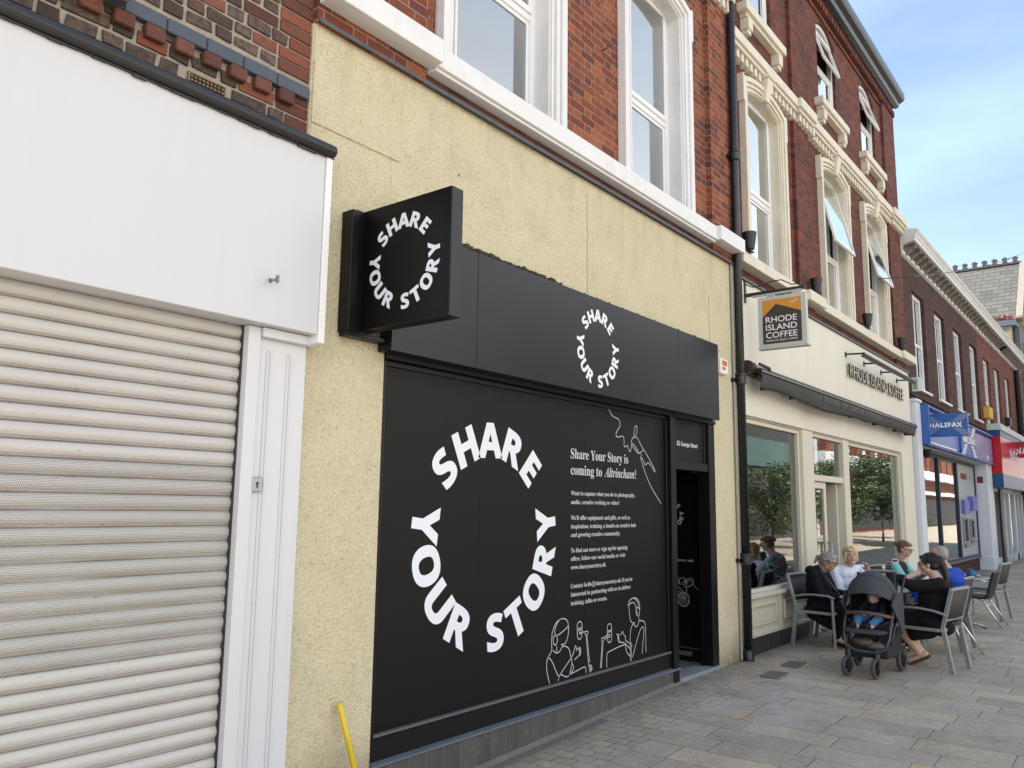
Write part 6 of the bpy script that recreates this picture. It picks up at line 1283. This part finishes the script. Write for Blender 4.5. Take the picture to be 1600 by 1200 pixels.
# C: blonde woman in white shirt, cigarette in raised hand
t = person('blonde woman in white shirt holding cigarette in raised hand behind the stroller')
Pv, Nk, Hd = Vector((10.93, 3.14, .48)), Vector((10.84, 3.12, .895)), Vector((10.81, 3.065, 1.035)); F = Vector((-.80, -.55, .02))
hs, P, ax, Mx = head_shapes(Hd, F, S); tor, Mt = upright_torso(Pv, Nk, (.85, -.45, 0), .38, .25, S)
SR, SL = Vector((10.70, 3.24, .835)), Vector((10.98, 2.99, .85)); ER, EL = Vector((10.62, 3.16, .60)), Vector((10.74, 2.84, .72)); WR, WL = Vector((10.5, 2.98, .60)), Vector((10.53, 2.80, .87))
body = hs + [('c', Nk + Vector((0,0,-.03)), .058, Hd + Vector((.02,.02,-.08)), .054)] + tor + [('c', SR, .055, ER, .045), ('c', ER, .042, WR, .03), ('c', SL, .055, EL, .045), ('c', EL, .042, WL, .028), ('c', Pv, .11, (10.70, 2.80, .47), .07), ('c', Pv, .11, (10.9, 2.75, .47), .07), ('c', (10.7,2.8,.47), .06, (10.68,2.82,.08), .04), ('c', (10.9,2.75,.47), .06, (10.9,2.78,.08), .04), ('c', (10.68,2.82,.06), .035, (10.66,2.70,.03), .03), ('c', (10.9,2.78,.06), .035, (10.88,2.66,.03), .03), ('e', P(.045,0,-.085), (.045,.04,.03), Mx)]
body += hand_shapes(WL, (-.10,.05,1), (.75,-.5,0), S, .55, 1) + hand_shapes(WR, (-.4,-.8,0), (0,0,1), S, .5, -1)
fused('body', body, SK2, t, .0062, 3); face(P, ax, t, S)
sh = [('e', a[1], tuple(q * 1.15 for q in a[2]), a[3]) for a in tor] + [('c', SR, .078, ER, .066), ('c', ER, .064, WR, .05), ('c', SL, .078, EL, .066), ('c', EL, .060, EL.lerp(WL, .45), .052), ('c', SR, .07, Nk + Vector((0,0,-.03)), .07), ('c', SL, .07, Nk + Vector((0,0,-.03)), .07), ('c', (10.80,3.17,.90), .022, (10.74,3.06,.82), .016), ('c', (10.89,3.07,.90), .022, (10.78,3.0,.82), .016)]
fused('shirt', sh, cloth('white_cotton_shirt', (.72, .74, .82), .8, .04), t, .007, 3, .009, 13)
fused('trousers', [('c', Pv, .125, (10.70, 2.80, .47), .085), ('c', Pv, .125, (10.9, 2.75, .47), .085), ('c', (10.7,2.8,.47), .08, (10.68,2.82,.12), .06), ('c', (10.9,2.75,.47), .08, (10.9,2.78,.12), .06)], cloth('dark_trousers', (.02,.02,.025)), t, .009, 3, .005, 12)
hm = hairm('blonde_hair', (.42, .27, .10), (.74, .56, .30))
hair_cap('hair', P, Mx, S, hm, t, [('c', P(.02,.066,.05), .028*S, P(.015,.074,-.05), .022*S), ('c', P(.02,-.066,.05), .028*S, P(.015,-.074,-.05), .022*S), ('e', P(.06,.02,.066), (.03*S,.045*S,.018*S), Mx), ('e', P(-.04,0,-.05), (.05*S,.07*S,.04*S), Mx)], True, 1.04)
cg = MB(); cg.tube([WL + Vector((-.06, -.01, .085)), WL + Vector((-.115, -.035, .115))], .0042, 8); o = cg.build('cigarette', M['white_upvc'], None, smooth=True); tag(o, 'lit white cigarette between the fingers of the blonde woman', 'cigarette')

# B: woman with dark ponytail, black top and skirt, facing +y
t = person('woman with long dark ponytail in black dress reaching towards stroller handle')
Pv, Nk, Hd = Vector((9.60, 1.93, .47)), Vector((9.63, 1.845, .885)), Vector((9.66, 1.945, 1.045)); F = Vector((-.06, .99, -.06))
hs, P, ax, Mx = head_shapes(Hd, F, S * 1.03); tor, Mt = upright_torso(Pv, Nk, (-.99, .08, 0), .40, .27, S)
SL, SR = Vector((9.455, 1.82, .85)), Vector((9.80, 1.84, .85)); EL, ER = Vector((9.37, 2.05, .835)), Vector((9.86, 1.98, .60)); WL, WR = Vector((9.345, 2.27, .925)), Vector((9.75, 2.18, .56))
KL, KR = Vector((9.50, 2.27, .475)), Vector((9.72, 2.30, .475)); AL, AR = Vector((9.60, 2.07, .13)), Vector((9.80, 2.10, .13))
legs = [('c', Pv, .11, KL, .072), ('c', Pv, .11, KR, .072), ('c', KL, .062, KL.lerp(AL, .35), .062), ('c', KL.lerp(AL, .35), .062, AL, .036), ('c', KR, .062, KR.lerp(AR, .35), .062), ('c', KR.lerp(AR, .35), .062, AR, .036)]
TL, TR = Vector((9.60, 2.17, .045)), Vector((9.78, 2.20, .045)); HL_, HR_ = Vector((9.60, 2.02, .125)), Vector((9.81, 2.06, .10))
feet = [('c', HL_, .032, TL, .030), ('c', HR_, .032, TR, .030), ('c', AL, .036, HL_, .034), ('c', AR, .036, HR_, .034)]
body = hs + [('c', Nk + Vector((0,0,-.03)), .062, Hd + Vector((0,-.03,-.08)), .056), ('e', P(.045,0,-.088), (.045,.042,.03), Mx)] + tor + [('c', SL, .055, EL, .045), ('c', EL, .042, WL, .028), ('c', SR, .055, ER, .045), ('c', ER, .042, WR, .028)] + legs + feet
body += hand_shapes(WL, (-.1,1,.15), (-.2,0,1), S, .28, 1) + hand_shapes(WR, (-.3,.9,0), (0,0,1), S, .4, -1)
fused('body', body, SK2, t, .0062, 3); face(P, ax, t, S, True)
bk = cloth('black_jersey', (.008, .008, .010))
top = [('e', a[1], tuple(q * 1.12 for q in a[2]), a[3]) for a in tor] + [('c', SL, .078, EL, .062), ('c', EL, .060, WL, .040), ('c', SR, .078, ER, .062), ('c', ER, .06, WR, .042), ('c', SL, .068, Nk + Vector((0,0,-.03)), .07), ('c', SR, .068, Nk + Vector((0,0,-.03)), .07), ('e', (9.60, 1.88, .60), (.20, .15, .15)),
       ('c', Pv + Vector((-.04,0,-.01)), .135, KL + Vector((0,-.06,0)), .095), ('c', Pv + Vector((.04,0,-.01)), .135, KR + Vector((0,-.06,0)), .095), ('c', (9.56, 1.96, .40), .10, (9.54, 2.10, .33), .07), ('c', (9.65, 1.96, .40), .10, (9.7, 2.12, .34), .06), ('c', (9.47, 1.90, .42), .07, (9.47, 2.08, .36), .07), ('e', (9.58, 1.84, .42), (.17, .12, .09))]
fused('dress', top, bk, t, .0075, 3, .006, 11)
sh = []
for h, q in ((HL_, TL), (HR_, TR)):
    d = (q - h).normalized(); n_ = Vector((1,0,0)).cross(d).normalized(); n_ = -n_ if n_.y > 0 else n_
    for s in (-1, 1): sh.append(('c', h + n_ * .026 + Vector((s*.014,0,0)) - d*.02, .020, q + n_ * .022 + Vector((s*.018,0,0)) + d * .03, .020))
fused('shoes', sh, cloth('brown_shoe_sole', (.075, .06, .048), .7), t, .006, 2)
hm = hairm('dark_hair', (.006, .004, .0035), (.022, .012, .010))
hair_cap('hair', P, Mx, S * 1.03, hm, t, [('c', P(-.085,0,.075), .028, P(-.120,0,.06), .034), ('c', P(-.120,0,.06), .034, P(-.145,0,-.05), .036), ('c', P(-.145,0,-.05), .036, P(-.155,.0,-.17), .026), ('c', P(-.155,0,-.17), .026, P(-.165,0,-.26), .010), ('c', P(.05,.05,.07), .02, P(.03,.07,.02), .012)], True, 1.0)

# D: balding man in blue, facing +y
t = person('balding grey haired man in bright blue jacket seated beyond the ponytailed woman')
Pv, Nk, Hd = Vector((10.60, 1.98, .48)), Vector((10.52, 1.90, .93)), Vector((10.42, 1.995, 1.10)); F = Vector((-.20, .97, -.08))
hs, P, ax, Mx = head_shapes(Hd, F, S * 1.05); tor, Mt = upright_torso(Pv, Nk, (-.98, -.1, 0), .44, .27, S)
SL, SR = Vector((10.33, 1.93, .88)), Vector((10.76, 1.88, .88)); EL, ER = Vector((10.24, 2.06, .65)), Vector((10.80, 2.08, .66)); WL, WR = Vector((10.21, 2.25, .60)), Vector((10.62, 2.32, .64))
body = hs + [('c', Nk + Vector((0,0,-.03)), .062, Hd + Vector((.01,-.03,-.08)), .058)] + tor + [('c', SL, .055, EL, .045), ('c', EL, .042, WL, .03), ('c', SR, .055, ER, .045), ('c', ER, .042, WR, .03), ('c', Pv, .11, (10.5,2.42,.48), .075), ('c', Pv, .11, (10.76,2.42,.48), .075), ('c', (10.5,2.42,.48), .06, (10.5,2.46,.09), .045), ('c', (10.76,2.42,.48), .06, (10.76,2.46,.09), .045), ('c', (10.5,2.46,.06), .04, (10.5,2.58,.035), .034), ('c', (10.76,2.46,.06), .04, (10.76,2.58,.035), .034)]
body += hand_shapes(WL, (-.05,.95,-.25), (-.3,.2,1), S * 1.05, .3, 1) + hand_shapes(WR, (-.3,.95,0), (0,0,1), S * 1.05, .4, -1)
fused('body', body, SK1, t, .0062, 3); face(P, ax, t, S)
jk = [('e', a[1], tuple(q * 1.12 for q in a[2]), a[3]) for a in tor] + [('c', SL, .082, EL, .066), ('c', EL, .062, EL.lerp(WL, .8), .046), ('c', SR, .082, ER, .066), ('c', ER, .062, WR, .046), ('c', SL, .07, Nk + Vector((0,0,-.02)), .078), ('c', SR, .07, Nk + Vector((0,0,-.02)), .078)]
fused('jacket', jk, cloth('royal_blue_jersey', (.012, .055, .36), .7), t, .0075, 3, .008, 12)
fused('trousers', [('c', Pv, .125, (10.5,2.42,.48), .09), ('c', Pv, .125, (10.76,2.42,.48), .09), ('c', (10.5,2.42,.48), .08, (10.5,2.46,.13), .06), ('c', (10.76,2.42,.48), .08, (10.76,2.46,.13), .06)], cloth('navy_trousers', (.015,.02,.035)), t, .009, 3, .005, 12)
fused('shoes', [('c', (10.5,2.45,.05), .045, (10.5,2.60,.04), .04), ('c', (10.76,2.45,.05), .045, (10.76,2.60,.04), .04)], cloth('black_shoe_leather', (.012,.012,.012), .4), t, .008, 2)
mb = MB(); d = (WL - EL).normalized(); mb.lathe(EL.lerp(WL, .86), d, [(.036,0), (.040,.004), (.040,.014), (.036,.018)], 16); mb.build('bracelet', plain('red_white_bracelet', (.45, .12, .12), .5, var=.5, vs=60), t)
e = lambda a, b, c, rx, ry, rz: ('e', P(a, b, c), (rx, ry, rz), Mx)
fused('hair', [e(-.030,0,.040,.082,.078,.078), e(-.055,0,.012,.052,.079,.058), e(-.02,.052,.010,.06,.028,.035), e(-.02,-.052,.010,.06,.028,.035)], hairm('short_grey_hair', (.22,.19,.17), (.40,.36,.33)), t, .006, 2, .002, 80)

# E: woman with bun, chevron vest and teal sleeves, facing -y
t = person('woman with brown hair bun in black and white chevron vest and turquoise sleeves')
Pv, Nk, Hd = Vector((12.28, 2.90, .48)), Vector((12.24, 2.865, .935)), Vector((12.20, 2.745, 1.085)); F = Vector((-.22, -.93, -.22))
hs, P, ax, Mx = head_shapes(Hd, F, S); tor, Mt = upright_torso(Pv, Nk, (.98, -.1, 0), .36, .22, S)
SR, SL = Vector((12.06, 2.86, .88)), Vector((12.42, 2.84, .88)); ER, EL = Vector((12.02, 2.74, .70)), Vector((12.46, 2.68, .68)); WR, WL = Vector((12.14, 2.57, .80)), Vector((12.28, 2.52, .76))
body = hs + [('c', Nk + Vector((0,0,-.03)), .052, Hd + Vector((0,.03,-.08)), .048)] + tor + [('c', SR, .052, ER, .043), ('c', ER, .040, WR, .026), ('c', SL, .052, EL, .043), ('c', EL, .040, WL, .026), ('c', Pv, .10, (12.14,2.50,.47), .068), ('c', Pv, .10, (12.36,2.50,.47), .068), ('c', (12.14,2.5,.47), .058, (12.16,2.5,.08), .04), ('c', (12.36,2.5,.47), .058, (12.36,2.5,.08), .04), ('c', (12.16,2.5,.06), .035, (12.16,2.38,.03), .03), ('c', (12.36,2.5,.06), .035, (12.36,2.38,.03), .03)]
body += hand_shapes(WR, (.1,-.35,.9), (-.6,-.6,.2), S, .7, 1) + hand_shapes(WL, (-.5,-.6,.3), (0,0,1), S, .5, 1)
fused('body', body, SK2, t, .0065, 3); face(P, ax, t, S, True)
tl = cloth('turquoise_jersey', (.20, .50, .50), .8)
fused('sleeves', [('c', SR.lerp(ER, .18), .064, ER.lerp(SR, .12), .060), ('c', SL.lerp(EL, .18), .064, EL.lerp(SL, .12), .060), ('c', SR.lerp(ER, .1), .058, SR.lerp(ER, .2), .06)], tl, t, .007, 3, .004, 16)
m = MatB('chevron_knit'); x, y, z = m.pos(); u = (y + x * .6) / .055; zig = (u.fract() - .5).abs() * .045; st = ((z + zig) / .036).fract().gt(.55) * y.gt(2.81); m.col(m.mix(st, (.018, .018, .03), (.62, .62, .66))); m.rough(.9)
vest = [('e', a[1], tuple(q * 1.14 for q in a[2]), a[3]) for a in tor] + [('c', SR + Vector((.012,.01,.0)), .066, Nk + Vector((0,.01,-.02)), .062), ('c', SL + Vector((-.045,.01,0)), .055, Nk + Vector((0,.01,-.02)), .062), ('e', (12.24, 2.90, .90), (.14, .06, .06))]
fused('vest', vest, m.m, t, .007, 3, .004, 14)
fused('trousers', [('c', Pv, .12, (12.14,2.50,.47), .08), ('c', Pv, .12, (12.36,2.50,.47), .08), ('c', (12.14,2.5,.47), .075, (12.16,2.5,.12), .055), ('c', (12.36,2.5,.47), .075, (12.36,2.5,.12), .055)], cloth('black_trousers', (.012,.012,.014)), t, .009, 3, .005, 12)
hm = hairm('brown_hair', (.10, .05, .03), (.24, .13, .08)); hair_cap('hair', P, Mx, S, hm, t, [('e', P(-.125,0,.045), (.038,.038,.034), Mx), ('c', P(-.08,0,.05), .03, P(-.12,0,.05), .02)], True, .98)
mb = MB(); mb.obox(WR + Vector((.0, -.06, .10)), (.035, .01, 0), (0.002, -.006, .0), (0, 0, .07)); o = mb.build('phone', M['frame_blk'], None, bevel=.006); tag(o, 'black mobile phone held up by the woman in chevron vest', 'phone')

# baby
t = person('baby with pacifier in dark top and blue jeans lying inside the stroller')
Hd = Vector((8.80, 2.285, .765)); F = Vector((-.93, .10, .25)); Sb = .80
hs, P, ax, Mx = head_shapes(Hd, F, Sb)
hipb = Vector((8.82, 2.31, .53)); body = hs + [('c', hipb, .075, (8.86, 2.30, .67), .075), ('c', (8.80,2.21,.68), .032, (8.70,2.19,.60), .028), ('c', (8.80,2.39,.68), .032, (8.70,2.41,.60), .028), ('c', (8.70,2.19,.60), .025, (8.63,2.24,.605), .018), ('c', (8.70,2.41,.60), .025, (8.63,2.36,.605), .018),
        ('c', hipb + Vector((0,.05,0)), .05, (8.63, 2.405, .555), .036), ('c', hipb + Vector((0,-.05,0)), .05, (8.64, 2.22, .56), .036), ('c', (8.63,2.405,.555), .032, (8.57,2.40,.485), .024), ('c', (8.64,2.22,.56), .032, (8.57,2.27,.49), .024)]
body += hand_shapes((8.63,2.24,.605), (-.8,.4,.1), (0,0,1), .48, .6, 1) + hand_shapes((8.63,2.36,.605), (-.8,-.4,.1), (0,0,1), .48, .6, -1)
fused('body', body, SK2, t, .005, 2); face(P, ax, t, Sb, lips=False)
fused('romper', [('c', hipb, .082, (8.86, 2.30, .67), .088), ('c', (8.80,2.21,.68), .040, (8.70,2.19,.60), .034), ('c', (8.80,2.39,.68), .040, (8.70,2.41,.60), .034), ('c', (8.70,2.19,.60), .031, (8.645,2.235,.605), .024), ('c', (8.70,2.41,.60), .031, (8.645,2.365,.605), .024)], cloth('navy_top', (.010, .011, .022)), t, .006, 2, .004, 20)
fused('jeans', [('c', hipb + Vector((0,.05,0)), .062, (8.63, 2.405, .555), .046), ('c', hipb + Vector((0,-.05,0)), .062, (8.64, 2.22, .56), .046), ('c', (8.63,2.405,.555), .044, (8.59,2.40,.505), .036), ('c', (8.64,2.22,.56), .044, (8.59,2.265,.51), .036)], cloth('blue_denim', (.07, .18, .34), .8, .3), t, .006, 2, .004, 22)
fused('shoes', [('c', (8.575,2.415,.485), .030, (8.535,2.43,.492), .028), ('c', (8.575,2.28,.49), .030, (8.535,2.305,.495), .028)], cloth('dark_baby_shoe', (.02,.018,.018)), t, .005, 2)
mb = MB(); mb.lathe(P(.090,0,-.052), ax[0], [(0,0), (.022,0), (.022,.005), (.010,.007), (.010,.016), (0,.017)], 16); mb.build('pacifier', plain('pale_pacifier', (.55, .58, .52), .3), t, smooth=True)
fused('hair', [('e', P(-.02,0,.045), (.078*Sb,.072*Sb,.062*Sb), Mx), ('e', P(.03,0,.075), (.035*Sb,.045*Sb,.02*Sb), Mx)], hairm('fair_baby_hair', (.24,.15,.08), (.40,.27,.16)), t, .006, 2, .002, 60)
# small dirt and fallen bits lying on the paving
random.seed(31); mb = MB()
for i in range(230):
    x = random.uniform(4.2, 15); y = (3.60 - abs(random.gauss(0, .10))) if random.random() < .6 and x < 9 else random.uniform(.3, 3.5)
    s = random.uniform(.003, .009) * (1.6 if random.random() < .1 else 1); a = random.uniform(0, 3.14); z = gz(x) + .002
    if 3.55 < y and 7.2 < x < 8.1: continue
    mb.add([(x + math.cos(a + k_ * 1.57) * s * (1.7 if k_ % 2 else .7), y + math.sin(a + k_ * 1.57) * s * (1.7 if k_ % 2 else .7), z + (.004 if k_ == 1 else 0)) for k_ in range(4)], [(0,1,2,3)])
o = mb.build('street_debris', plain('dead_leaf_bits', (.10, .085, .06), .9, var=.9, vs=2), None, fix=False); tag(o, 'tiny leaf bits and dirt scattered over the paving', 'debris', kind='stuff')
#@@END
